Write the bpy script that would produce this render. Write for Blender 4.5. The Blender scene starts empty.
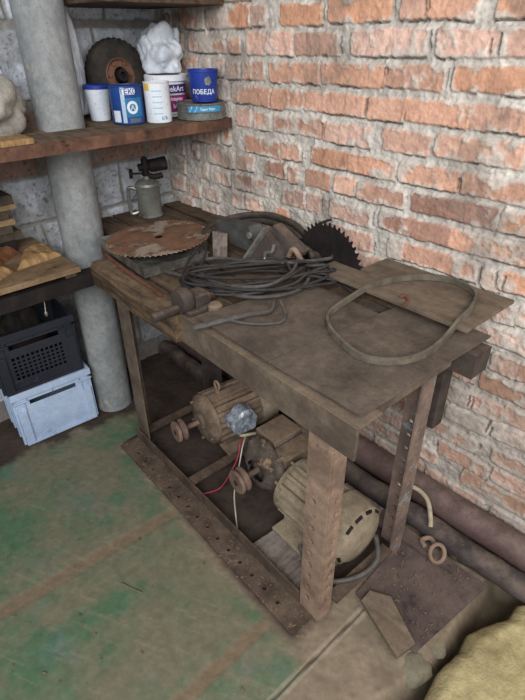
import bpy, bmesh, math, random
import numpy as np
from mathutils import Vector, Matrix, noise as mnoise
C = bpy.context.scene.collection
R = math.radians
PI = math.pi

def S(r, g, b):                                  # 0-255 display colour to linear
    f = lambda c: (c/12.92 if c <= .04045 else ((c+.055)/1.055)**2.4)
    return (f(r/255), f(g/255), f(b/255), 1)

# ------------------------------------------------------------------ camera, world, lights, exposure
cam = bpy.data.cameras.new('camera'); camo = bpy.data.objects.new('camera', cam); C.objects.link(camo)
right = Vector((0.68561, 0.72793, -0.00739)); down = Vector((0.38383, -0.37010, -0.84599)); fwd = Vector((-0.61856, 0.57718, -0.53315))
mw = Matrix((right, -down, -fwd)).transposed().to_4x4(); mw.translation = (0, 0, 1.5)
camo.matrix_world = mw
cam.sensor_fit = 'VERTICAL'; cam.sensor_height = 36; cam.sensor_width = 27; cam.lens = 36*505/700
cam.clip_start = .02
bpy.context.scene.camera = camo
w = bpy.data.worlds.new('world'); bpy.context.scene.world = w; w.use_nodes = True
w.node_tree.nodes['Background'].inputs[0].default_value = (.9, .95, 1, 1)
w.node_tree.nodes['Background'].inputs[1].default_value = .30
def area(name, loc, target, sx, sy, power, col):
    l = bpy.data.lights.new(name, 'AREA'); l.shape = 'RECTANGLE'; l.size = sx; l.size_y = sy; l.energy = power; l.color = col
    o = bpy.data.objects.new(name, l); C.objects.link(o); o.location = loc
    o.rotation_euler = (Vector(target)-Vector(loc)).to_track_quat('-Z', 'Y').to_euler()
area('daylight_window', (.9, -1.3, 2.5), (-.8, .9, .6), 2.2, 1.6, 118, (.97, .985, 1))
area('daylight_doorway', (1.3, .55, 1.9), (-.7, 1.0, .6), 1.0, 1.5, 20, (1, .985, .96))
sc = bpy.context.scene
sc.view_settings.view_transform = 'Standard'; sc.view_settings.look = 'None'; sc.view_settings.gamma = 1
sc.view_settings.use_curve_mapping = False
sc.view_settings.exposure = 0.08

# ------------------------------------------------------------------ materials
def mat(name, c1, c2=None, scale=8, rough=.85, metal=0, bump=.25, bscale=60, spot=None, dust=None, streak=None, trans=0, grime=.3):
    m = bpy.data.materials.new(name); m.use_nodes = True
    nt = m.node_tree; N = nt.nodes; Lk = nt.links; b = N['Principled BSDF']
    tc = N.new('ShaderNodeTexCoord'); src = tc.outputs['Object']
    if streak:
        mp = N.new('ShaderNodeMapping'); mp.inputs['Scale'].default_value = streak; Lk.new(src, mp.inputs[0]); src = mp.outputs[0]
    def nz(sc_, det=8, ro=.6, s=src):
        n = N.new('ShaderNodeTexNoise'); n.inputs['Scale'].default_value = sc_; n.inputs['Detail'].default_value = det
        n.inputs['Roughness'].default_value = ro; Lk.new(s, n.inputs['Vector']); return n.outputs['Fac']
    def ramp(x, a, bb):
        r = N.new('ShaderNodeMapRange'); r.interpolation_type = 'SMOOTHSTEP'
        r.inputs[1].default_value = a; r.inputs[2].default_value = bb; Lk.new(x, r.inputs[0]); return r.outputs[0]
    def mix(fac, A, B):
        x = N.new('ShaderNodeMix'); x.data_type = 'RGBA'
        if isinstance(fac, float): x.inputs[0].default_value = fac
        else: Lk.new(fac, x.inputs[0])
        for v, i in ((A, 6), (B, 7)):
            if isinstance(v, tuple): x.inputs[i].default_value = v
            else: Lk.new(v, x.inputs[i])
        return x.outputs[2]
    if c2 is None: c2 = tuple(c*.65 for c in c1[:3])+(1,)
    col = mix(ramp(nz(scale), .36, .64), c1, c2)
    if spot:                                     # (colour, scale, threshold)
        col = mix(ramp(nz(spot[1], 10, .7), spot[2], spot[2]+.07), col, spot[0])
    if dust:                                     # (colour, amount): settles on what faces up
        g = N.new('ShaderNodeNewGeometry'); sx = N.new('ShaderNodeSeparateXYZ'); Lk.new(g.outputs['Normal'], sx.inputs[0])
        up = ramp(sx.outputs[2], .2, .95)
        mm = N.new('ShaderNodeMath'); mm.operation = 'MULTIPLY'; Lk.new(up, mm.inputs[0]); Lk.new(ramp(nz(14, 8, .7, tc.outputs['Object']), .35, .65), mm.inputs[1])
        m2 = N.new('ShaderNodeMath'); m2.operation = 'MULTIPLY'; Lk.new(mm.outputs[0], m2.inputs[0]); m2.inputs[1].default_value = dust[1]
        col = mix(m2.outputs[0], col, dust[0])
    if grime:
        v = N.new('ShaderNodeMapRange'); v.inputs[1].default_value = .32; v.inputs[2].default_value = .68; v.inputs[3].default_value = 1-grime; v.inputs[4].default_value = 1+grime*.8
        Lk.new(nz(34, 12, .78, tc.outputs['Object']), v.inputs[0])
        vm = N.new('ShaderNodeVectorMath'); vm.operation = 'SCALE'; Lk.new(col, vm.inputs[0]); Lk.new(v.outputs[0], vm.inputs['Scale'])
        col = mix(ramp(nz(150, 5, .6, tc.outputs['Object']), .62, .68), vm.outputs[0], tuple(c*.45 for c in c1[:3])+(1,))
    Lk.new(col, b.inputs['Base Color'])
    b.inputs['Roughness'].default_value = rough; b.inputs['Metallic'].default_value = metal
    b.inputs['Specular IOR Level'].default_value = .3
    if trans:
        b.inputs['Transmission Weight'].default_value = trans; b.inputs['IOR'].default_value = 1.15
    if bump:
        bp = N.new('ShaderNodeBump'); bp.inputs['Strength'].default_value = bump; bp.inputs['Distance'].default_value = .004
        Lk.new(nz(bscale, 6, .65), bp.inputs['Height']); Lk.new(bp.outputs[0], b.inputs['Normal'])
    return m
def vmat(name, rough=.9, bump=.5, bscale=90, fine=(.72, 1.18), scale=45):   # colour from the mesh's own pattern, broken up by noise
    m = bpy.data.materials.new(name); m.use_nodes = True
    nt = m.node_tree; N = nt.nodes; Lk = nt.links; b = N['Principled BSDF']
    at = N.new('ShaderNodeAttribute'); at.attribute_name = 'pattern'
    tc = N.new('ShaderNodeTexCoord'); n = N.new('ShaderNodeTexNoise'); n.inputs['Scale'].default_value = scale; n.inputs['Detail'].default_value = 10; n.inputs['Roughness'].default_value = .75
    Lk.new(tc.outputs['Object'], n.inputs['Vector'])
    r = N.new('ShaderNodeMapRange'); r.inputs[1].default_value = .3; r.inputs[2].default_value = .7; r.inputs[3].default_value = fine[0]; r.inputs[4].default_value = fine[1]
    Lk.new(n.outputs['Fac'], r.inputs[0])
    v = N.new('ShaderNodeVectorMath'); v.operation = 'SCALE'; Lk.new(at.outputs['Color'], v.inputs[0]); Lk.new(r.outputs[0], v.inputs['Scale'])
    Lk.new(v.outputs[0], b.inputs['Base Color']); b.inputs['Roughness'].default_value = rough; b.inputs['Specular IOR Level'].default_value = .25
    bp = N.new('ShaderNodeBump'); bp.inputs['Strength'].default_value = bump; bp.inputs['Distance'].default_value = .004
    n2 = N.new('ShaderNodeTexNoise'); n2.inputs['Scale'].default_value = bscale; n2.inputs['Detail'].default_value = 8; Lk.new(tc.outputs['Object'], n2.inputs['Vector'])
    Lk.new(n2.outputs['Fac'], bp.inputs['Height']); Lk.new(bp.outputs[0], b.inputs['Normal'])
    return m
DUST = S(140, 118, 96)
M = {}
M['steel'] = mat('dusty_steel', S(110, 96, 82), S(80, 68, 58), 7, .8, 0, .35, 90, (S(118, 78, 58), 11, .62), (DUST, .5))
M['steel_dark'] = mat('dark_steel', S(72, 62, 56), S(52, 44, 42), 9, .75, 0, .3, 80, (S(96, 66, 50), 12, .6), (S(120, 102, 86), .5))
M['leg'] = mat('leg_steel', S(146, 122, 104), S(114, 94, 80), 9, .85, 0, .4, 120, (S(92, 66, 54), 30, .62), (S(150, 125, 105), .4))
M['leg_blue'] = mat('leg_steel_flaked_paint', S(128, 108, 96), S(100, 86, 80), 10, .8, 0, .4, 100, (S(124, 142, 146), 16, .56))
M['top'] = mat('table_top_steel', S(96, 85, 75), S(72, 63, 56), 5, .68, .1, .25, 70, (S(60, 46, 42), 7, .6), (S(122, 108, 94), .4))
M['ply'] = mat('dusty_board', S(112, 99, 84), S(88, 76, 64), 6, .85, 0, .25, 60, (S(66, 54, 46), 9, .63), (S(124, 106, 88), .4), (1, 4, 1))
M['wood'] = mat('old_wood', S(106, 86, 64), S(66, 52, 40), 6, .85, 0, .4, 50, (S(52, 40, 30), 9, .6), (DUST, .4), (1, 9, 9))
M['deck'] = mat('deck_wood', S(92, 74, 58), S(60, 48, 38), 6, .85, 0, .4, 50, (S(44, 35, 28), 9, .58), (S(124, 104, 84), .45), (1, 9, 9))
M['plywood'] = mat('bench_plywood', S(134, 110, 84), S(104, 82, 60), 5, .85, 0, .2, 60, (S(70, 56, 42), 6, .6), None, (3, 1, 3))
M['greywood'] = mat('grey_wood', S(132, 120, 112), S(104, 92, 84), 8, .9, 0, .5, 50, (S(78, 66, 58), 12, .6), None, (6, 1, 6))
M['rust'] = mat('rusty_metal', S(118, 84, 66), S(80, 56, 46), 9, .85, 0, .5, 90, (S(56, 38, 32), 14, .58))
M['rust_red'] = mat('red_brown_rust', S(122, 70, 54), S(90, 50, 42), 9, .8, 0, .4, 90, (S(66, 44, 38), 14, .6), (DUST, .3))
M['rust_blade'] = mat('rusty_saw_steel', S(134, 100, 78), S(104, 76, 60), 7, .7, .1, .25, 70, (S(158, 142, 126), 6, .52))
M['black_steel'] = mat('blackened_steel', S(44, 36, 34), S(30, 25, 25), 12, .7, .2, .3, 80, (S(66, 50, 42), 15, .6))
M['galv'] = mat('bright_sheet_steel', S(150, 147, 140), S(92, 88, 82), 14, .35, .5, .1, 60, (S(70, 60, 52), 10, .58))
M['pewter'] = mat('worn_brass_tank', S(142, 142, 134), S(112, 112, 106), 8, .45, .4, .15, 60, (S(70, 66, 58), 9, .58))
M['cable'] = mat('black_cable', S(50, 47, 46), S(34, 32, 32), 20, .55, 0, .1, 90, None, (S(100, 92, 84), .22), grime=.15)
M['cable_grey'] = mat('grey_dusty_cable', S(78, 74, 72), S(56, 52, 50), 20, .6, 0, .1, 90, None, (S(130, 122, 114), .3))
M['hose'] = mat('dusty_hose', S(62, 54, 48), S(44, 38, 34), 20, .7, 0, .2, 90, None, (S(110, 96, 82), .5))
M['belt'] = mat('dusty_rubber_belt', S(104, 96, 84), S(80, 72, 62), 20, .85, 0, .3, 120, None, (S(122, 112, 98), .5), grime=.15)
M['rail'] = mat('dirt_caked_rail', S(92, 76, 64), S(66, 54, 46), 12, .9, 0, .8, 60, (S(124, 102, 84), 20, .6), (S(112, 94, 78), .4))
M['motor'] = mat('motor_cast_iron', S(126, 108, 92), S(90, 76, 64), 12, .8, 0, .4, 70, (S(62, 50, 42), 14, .6), (S(150, 126, 102), .6))
M['motor_dark'] = mat('motor_grimy_iron', S(96, 84, 76), S(64, 56, 50), 12, .8, 0, .5, 60, (S(120, 92, 70), 10, .6), (S(140, 120, 102), .5))
M['fan'] = mat('fan_cover_tan', S(150, 136, 116), S(120, 106, 88), 10, .75, 0, .3, 60, (S(92, 72, 56), 12, .62), (S(160, 140, 112), .4))
M['pulley'] = mat('pulley_steel', S(136, 112, 98), S(104, 84, 74), 14, .7, .2, .2, 90, (S(84, 62, 52), 14, .6))
M['foil'] = mat('crumpled_foil', S(186, 192, 202), S(120, 126, 138), 40, .35, .35, .8, 70, grime=.15)
M['rag'] = mat('grimy_rag', S(104, 92, 82), S(62, 54, 48), 9, .95, 0, .5, 60, (S(130, 108, 86), 8, .58))
M['cement'] = mat('asbestos_cement', S(150, 151, 150), S(126, 129, 130), 7, .9, 0, .35, 60, (S(170, 168, 156), 5, .58), None, (1, 1, .5))
M['pipe_brown'] = mat('brown_painted_pipe', S(104, 84, 80), S(86, 68, 64), 6, .6, 0, .2, 60, (S(66, 50, 46), 9, .62), (S(130, 112, 102), .5))
M['pipe_black'] = mat('tarred_pipe', S(84, 74, 70), S(52, 46, 46), 9, .8, 0, .8, 30, (S(120, 92, 72), 9, .6), (S(126, 108, 94), .5))
M['sack'] = mat('grey_sackcloth', S(178, 173, 163), S(148, 143, 134), 9, .95, 0, .6, 180)
M['bag'] = mat('white_polythene', S(216, 221, 227), S(192, 198, 206), 9, .35, 0, .3, 40, None, None, None, 0, grime=.15)
M['white'] = mat('white_plastic', S(228, 230, 234), S(206, 208, 212), 6, .45, 0, .05, 60, (S(170, 168, 164), 10, .66), grime=.06)
M['label_white'] = mat('white_label', S(222, 228, 234), S(206, 214, 222), 9, .5, 0, .02, 60, grime=.06)
M['label_pale'] = mat('pale_blue_print', S(176, 198, 214), S(160, 184, 204), 9, .5, 0, .02, 60, grime=.06)
M['blue'] = mat('blue_plastic', S(38, 62, 150), S(30, 48, 128), 9, .4, 0, .05, 60, (S(150, 148, 150), 12, .6), grime=.15)
M['blue_can'] = mat('blue_can_print', S(34, 72, 138), S(28, 60, 122), 6, .4, 0, .03, 60, grime=.06)
M['cyan'] = mat('cyan_label', S(70, 150, 190), S(56, 134, 178), 9, .5, 0, .02, 60, grime=.06)
M['teal'] = mat('teal_label', S(40, 118, 160), S(34, 104, 150), 9, .5, 0, .02, 60, grime=.06)
M['purple'] = mat('purple_label', S(74, 38, 110), S(66, 32, 100), 9, .5, 0, .02, 60, grime=.06)
M['magenta'] = mat('magenta_label', S(150, 40, 110), S(136, 34, 100), 9, .5, 0, .02, 60, grime=.06)
M['yellow'] = mat('yellow_print', S(214, 180, 60), S(200, 166, 50), 9, .5, 0, .02, 60, grime=.06)
M['grey_ink'] = mat('grey_print', S(90, 104, 116), S(80, 94, 108), 9, .6, 0, .02, 60, grime=.06)
M['tin'] = mat('dull_tin', S(140, 142, 136), S(104, 106, 100), 12, .45, .5, .2, 60, (S(90, 82, 74), 12, .58))
M['rubber'] = mat('black_rubber', S(66, 60, 54), S(46, 42, 40), 12, .85, 0, .4, 60, (S(96, 80, 66), 8, .6))
M['crate_black'] = mat('black_crate_plastic', S(46, 48, 56), S(36, 38, 46), 8, .55, 0, .1, 60, (S(76, 76, 82), 9, .64), grime=.15)
M['crate_blue'] = mat('pale_blue_crate_plastic', S(176, 192, 216), S(160, 178, 206), 7, .5, 0, .1, 60, (S(140, 152, 170), 8, .62), grime=.15)
M['paper'] = mat('brown_paper', S(166, 134, 92), S(132, 102, 68), 12, .9, 0, .3, 40, (S(100, 74, 48), 9, .6), None, (1, 4, 1))
M['leather'] = mat('rust_brown_leather', S(136, 90, 60), S(96, 62, 42), 10, .8, 0, .3, 50)
M['book'] = mat('dark_board', S(84, 74, 62), S(60, 52, 44), 10, .9, 0, .2, 60)
M['book_edge'] = mat('pale_board', S(150, 126, 92), S(120, 98, 70), 10, .9, 0, .2, 60)
M['wire_red'] = mat('red_wire', S(176, 60, 72), S(150, 48, 60), 10, .5, 0, 0, grime=.06)
M['wire_white'] = mat('white_wire', S(206, 196, 180), S(180, 170, 152), 10, .5, 0, 0, grime=.06)
M['hose_white'] = mat('cream_cable', S(190, 178, 152), S(160, 148, 124), 10, .6, 0, .1)
M['sheet'] = mat('floor_steel_sheet', S(100, 84, 78), S(76, 64, 60), 5, .8, 0, .5, 50, (S(56, 46, 46), 6, .57), None)
M['chip'] = mat('pale_litter', S(132, 112, 92), S(92, 76, 62), 60, .9, 0, 0)
M['foam'] = mat('yellow_insulation_mat', S(178, 164, 122), S(152, 138, 100), 5, .95, 0, 1.0, 110, (S(134, 104, 80), 5, .63))
M['stone'] = mat('stone', S(128, 120, 100), S(104, 98, 82), 10, .9, 0, .5, 50)
M['saw_gray'] = mat('grey_casting', S(78, 77, 74), S(56, 55, 53), 12, .65, .1, .2, 70, (S(150, 142, 132), 14, .64), None)

# ------------------------------------------------------------------ mesh building
class MB:
    def __init__(self, M4=None):
        self.bm = bmesh.new(); self.M = M4 or Matrix.Identity(4)
    def v(self, p): return self.bm.verts.new(self.M @ Vector(p))
    def face(self, vs):
        try: return self.bm.faces.new(vs)
        except ValueError: return None
    def hexa(self, P):                            # 8 points: bottom ring then top ring
        V = [self.v(p) for p in P]
        for f in ((3, 2, 1, 0), (4, 5, 6, 7), (0, 1, 5, 4), (1, 2, 6, 5), (2, 3, 7, 6), (3, 0, 4, 7)): self.face([V[i] for i in f])
    def box(self, x0, y0, z0, x1, y1, z1):
        self.hexa([(x0, y0, z0), (x1, y0, z0), (x1, y1, z0), (x0, y1, z0), (x0, y0, z1), (x1, y0, z1), (x1, y1, z1), (x0, y1, z1)]); return self
    def prism(self, poly, z0, z1):
        a = [self.v((x, y, z0)) for x, y in poly]; b = [self.v((x, y, z1)) for x, y in poly]; n = len(a)
        self.face(a[::-1]); self.face(b)
        for i in range(n): self.face([a[i], a[(i+1) % n], b[(i+1) % n], b[i]])
        return self
    def rings(self, rings, close=False, cap=True):
        R_ = [[self.v(p) for p in r] for r in rings]; n = len(R_[0])
        k = len(R_)
        for i in range(k if close else k-1):
            A, B = R_[i], R_[(i+1) % k]
            for j in range(n): self.face([A[j], A[(j+1) % n], B[(j+1) % n], B[j]])
        if cap and not close: self.face(R_[0][::-1]); self.face(R_[-1])
        return self
    def lathe(self, prof, n=32, c=(0, 0, 0), axis='z', cap=True):
        rs = []
        for r, h in prof:
            ring = []
            for j in range(n):
                a = 2*PI*j/n; x, y = r*math.cos(a), r*math.sin(a)
                p = {'z': (x, y, h), 'y': (y, h, x), 'x': (h, x, y)}[axis]
                ring.append((c[0]+p[0], c[1]+p[1], c[2]+p[2]))
            rs.append(ring)
        return self.rings(rs, False, cap)
    def tube(self, pts, r, n=8, close=False, sub=6, smooth=True, cap=True):
        P = [Vector(p) for p in pts]
        if smooth:
            Q = []; k = len(P)
            for i in range(k if close else k-1):
                g = (lambda j: P[j % k]) if close else (lambda j: P[max(0, min(k-1, j))])
                p0, p1, p2, p3 = g(i-1), g(i), g(i+1), g(i+2)
                for s in range(sub):
                    t = s/sub
                    Q.append(.5*((2*p1)+(p2-p0)*t+(2*p0-5*p1+4*p2-p3)*t*t+(3*p1-p0-3*p2+p3)*t**3))
            if not close: Q.append(P[-1])
            P = Q
        k = len(P); rs = []; prev = None
        for i in range(k):
            t = (P[(i+1) % k]-P[i-1]) if close else (P[min(k-1, i+1)]-P[max(0, i-1)])
            if t.length < 1e-9: t = Vector((0, 0, 1))
            t.normalize()
            if prev is None:
                u = t.cross(Vector((0, 0, 1)));
                if u.length < .1: u = t.cross(Vector((0, 1, 0)))
            else: u = prev-t*prev.dot(t)
            u.normalize(); prev = u; w_ = t.cross(u)
            rr = r(i/(k-1)) if callable(r) else r
            rs.append([P[i]+(u*math.cos(2*PI*j/n)+w_*math.sin(2*PI*j/n))*rr for j in range(n)])
        return self.rings(rs, close, cap)
    def band(self, pts, wz, wr, sub=8):           # closed belt standing on edge: height wz, thickness wr
        P = [Vector(p) for p in pts]; k = len(P); Q = []
        for i in range(k):
            p0, p1, p2, p3 = P[i-1], P[i], P[(i+1) % k], P[(i+2) % k]
            for s in range(sub):
                t = s/sub; Q.append(.5*((2*p1)+(p2-p0)*t+(2*p0-5*p1+4*p2-p3)*t*t+(3*p1-p0-3*p2+p3)*t**3))
        k = len(Q); rs = []
        for i in range(k):
            t = Q[(i+1) % k]-Q[i-1]; nrm = Vector((t.y, -t.x, 0)).normalized(); q = Q[i]; zz = Vector((0, 0, 1))
            rs.append([q-nrm*wr*.35, q+nrm*wr*.5, q+nrm*wr*.5+zz*wz*.5, q+nrm*wr*.4+zz*wz, q-nrm*wr*.3+zz*wz])
        return self.rings(rs, True)
    def holed(self, outer, holes, t, org, ux, uy):  # flat plate with round holes, spanned by ux, uy, thickness t along ux x uy
        cu = bpy.data.curves.new('tmp', 'CURVE'); cu.dimensions = '2D'; cu.fill_mode = 'BOTH'; cu.extrude = t/2
        def sp(pts):
            s = cu.splines.new('POLY'); s.points.add(len(pts)-1); s.use_cyclic_u = True
            for q, p in zip(s.points, pts): q.co = (p[0], p[1], 0, 1)
        sp(outer)
        for hx, hy, hr in holes: sp([(hx+hr*math.cos(-2*PI*i/10), hy+hr*math.sin(-2*PI*i/10)) for i in range(10)])
        o = bpy.data.objects.new('tmp', cu); C.objects.link(o); bpy.context.view_layer.update()
        me = bpy.data.meshes.new_from_object(o.evaluated_get(bpy.context.evaluated_depsgraph_get()))
        ux, uy, org = Vector(ux), Vector(uy), Vector(org); uz = ux.cross(uy)
        idx = {}
        for vv in me.vertices: idx[vv.index] = self.v(org+ux*vv.co.x+uy*vv.co.y+uz*vv.co.z)
        for f in me.polygons: self.face([idx[i] for i in f.vertices])
        bpy.data.objects.remove(o); bpy.data.curves.remove(cu); bpy.data.meshes.remove(me); return self
    def text(self, s, size, place, depth=.0006, font_scale_x=1):  # place(x, y) -> point; letters as raised shapes
        cu = bpy.data.curves.new('tmp', 'FONT'); cu.body = s; cu.size = size; cu.align_x = 'CENTER'; cu.offset = size*.02
        o = bpy.data.objects.new('tmp', cu); C.objects.link(o); bpy.context.view_layer.update()
        me = bpy.data.meshes.new_from_object(o.evaluated_get(bpy.context.evaluated_depsgraph_get()))
        idx = {vv.index: self.v(place(vv.co.x*font_scale_x, vv.co.y)) for vv in me.vertices}
        for f in me.polygons: self.face([idx[i] for i in f.vertices])
        bpy.data.objects.remove(o); bpy.data.curves.remove(cu); bpy.data.meshes.remove(me); return self
    def arc(self, c, r, z0, z1, a0, a1, n=14, t=.0008, taper=0):     # label wrapped round a can
        rs = []
        for i in range(n+1):
            a = a0+(a1-a0)*i/n; ca, sa = math.cos(a), math.sin(a)
            r1 = r+taper
            rs.append([(c[0]+ca*r, c[1]+sa*r, z0), (c[0]+ca*(r+t), c[1]+sa*(r+t), z0), (c[0]+ca*(r1+t), c[1]+sa*(r1+t), z1), (c[0]+ca*r1, c[1]+sa*r1, z1)])
        return self.rings(rs)
    def jitter(self, amp, sc, seed=0):
        for v in self.bm.verts:
            n = mnoise.noise_vector(v.co*sc+Vector((seed*7.3, seed*3.1, 0))); v.co += n*amp
        return self
    def build(self, name, m, parent=None, smooth=False, bevel=0, sub=0, angle=35):
        bmesh.ops.recalc_face_normals(self.bm, faces=self.bm.faces)
        me = bpy.data.meshes.new(name)
        off = Vector((0, 0, 0))
        root = parent
        while root is not None: off += root.location; root = root.parent
        for v in self.bm.verts: v.co -= off
        self.bm.to_mesh(me); self.bm.free(); me.materials.append(m)
        if smooth: me.shade_smooth(); me.set_sharp_from_angle(angle=R(angle))
        o = bpy.data.objects.new(name, me); C.objects.link(o)
        if parent: o.parent = parent
        if bevel:
            b = o.modifiers.new('bevel', 'BEVEL'); b.width = bevel; b.segments = 2; b.limit_method = 'ANGLE'; b.angle_limit = R(40)
        if sub:
            s = o.modifiers.new('sub', 'SUBSURF'); s.levels = sub; s.render_levels = sub
        return o
def center(o):                                    # top-level single-mesh things get their origin at the base
    vs = [v.co for v in o.data.vertices]; lo = Vector((sum(v.x for v in vs)/len(vs), sum(v.y for v in vs)/len(vs), min(v.z for v in vs)))
    o.data.transform(Matrix.Translation(-lo)); o.location = lo; return o
def tag(o, label, cat, group=None, kind=None):
    if label: o['label'] = label
    if cat: o['category'] = cat
    if group: o['group'] = group
    if kind: o['kind'] = kind
    return o
def thing(name, label, cat, loc, group=None):
    o = bpy.data.objects.new(name, None); o.empty_display_size = .05; C.objects.link(o); o.location = loc
    return tag(o, label, cat, group)
def single(name, mb, m, label, cat, group=None, kind=None, **kw):
    return tag(center(mb.build(name, m, None, **kw)), label, cat, group, kind)
def struct(o):
    o['kind'] = 'structure'; return o
def rot(loc, rz=0, rx=0, ry=0):
    return Matrix.Translation(loc) @ Matrix.Rotation(rz, 4, 'Z') @ Matrix.Rotation(ry, 4, 'Y') @ Matrix.Rotation(rx, 4, 'X')
rnd = random.Random(5)

# ------------------------------------------------------------------ patterned surfaces (brick, block, floor) as relief meshes
def vnoise(x, y, seed):
    rs = np.random.RandomState(seed); T = rs.rand(256, 256)
    xi = np.floor(x).astype(int); yi = np.floor(y).astype(int); fx = x-xi; fy = y-yi
    fx = fx*fx*(3-2*fx); fy = fy*fy*(3-2*fy)
    a = T[yi % 256, xi % 256]; b = T[yi % 256, (xi+1) % 256]; c = T[(yi+1) % 256, xi % 256]; d = T[(yi+1) % 256, (xi+1) % 256]
    return (a*(1-fx)+b*fx)*(1-fy)+(c*(1-fx)+d*fx)*fy
def fbm(x, y, f, seed, oc=4):
    s = 0; amp = .5; t = 0
    for i in range(oc):
        s = s+amp*vnoise(x*f+17*i, y*f+31*i, seed+i); t += amp; amp *= .55; f *= 2.1
    return s/t
def sstep(a, b, x):
    t = np.clip((x-a)/(b-a), 0, 1); return t*t*(3-2*t)
def lin(c): return np.array(S(*c)[:3])
def grid_mesh(name, U, V, pos, col, m, back=None):
    nv, nu = U.shape
    verts = pos.reshape(-1, 3)
    i = np.arange(nu*nv).reshape(nv, nu)
    f = np.stack([i[:-1, :-1], i[:-1, 1:], i[1:, 1:], i[1:, :-1]], -1).reshape(-1, 4)
    nvt = len(verts); nf = len(f)
    colr = np.concatenate([col.reshape(-1, 3), np.ones((nvt, 1))], 1)
    if back is not None:                          # solid slab behind the relief
        lo, hi = back
        bv = np.array([(x, y, z) for z in (lo[2], hi[2]) for x, y in ((lo[0], lo[1]), (hi[0], lo[1]), (hi[0], hi[1]), (lo[0], hi[1]))])
        bf = np.array([(3, 2, 1, 0), (4, 5, 6, 7), (0, 1, 5, 4), (1, 2, 6, 5), (2, 3, 7, 6), (3, 0, 4, 7)])+nvt
        verts = np.concatenate([verts, bv]); f = np.concatenate([f, bf]); colr = np.concatenate([colr, np.tile(colr[:1], (8, 1))])
    me = bpy.data.meshes.new(name)
    me.vertices.add(len(verts)); me.vertices.foreach_set('co', verts.astype(np.float32).ravel())
    me.loops.add(len(f)*4); me.loops.foreach_set('vertex_index', f.astype(np.int32).ravel())
    me.polygons.add(len(f)); me.polygons.foreach_set('loop_start', np.arange(0, len(f)*4, 4, dtype=np.int32))
    me.polygons.foreach_set('use_smooth', np.ones(len(f), dtype=bool))
    me.update(calc_edges=True); me.validate()
    a = me.attributes.new('pattern', 'FLOAT_COLOR', 'POINT'); a.data.foreach_set('color', colr.astype(np.float32).ravel())
    me.materials.append(m)
    o = bpy.data.objects.new(name, me); C.objects.link(o); return struct(o)
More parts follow.
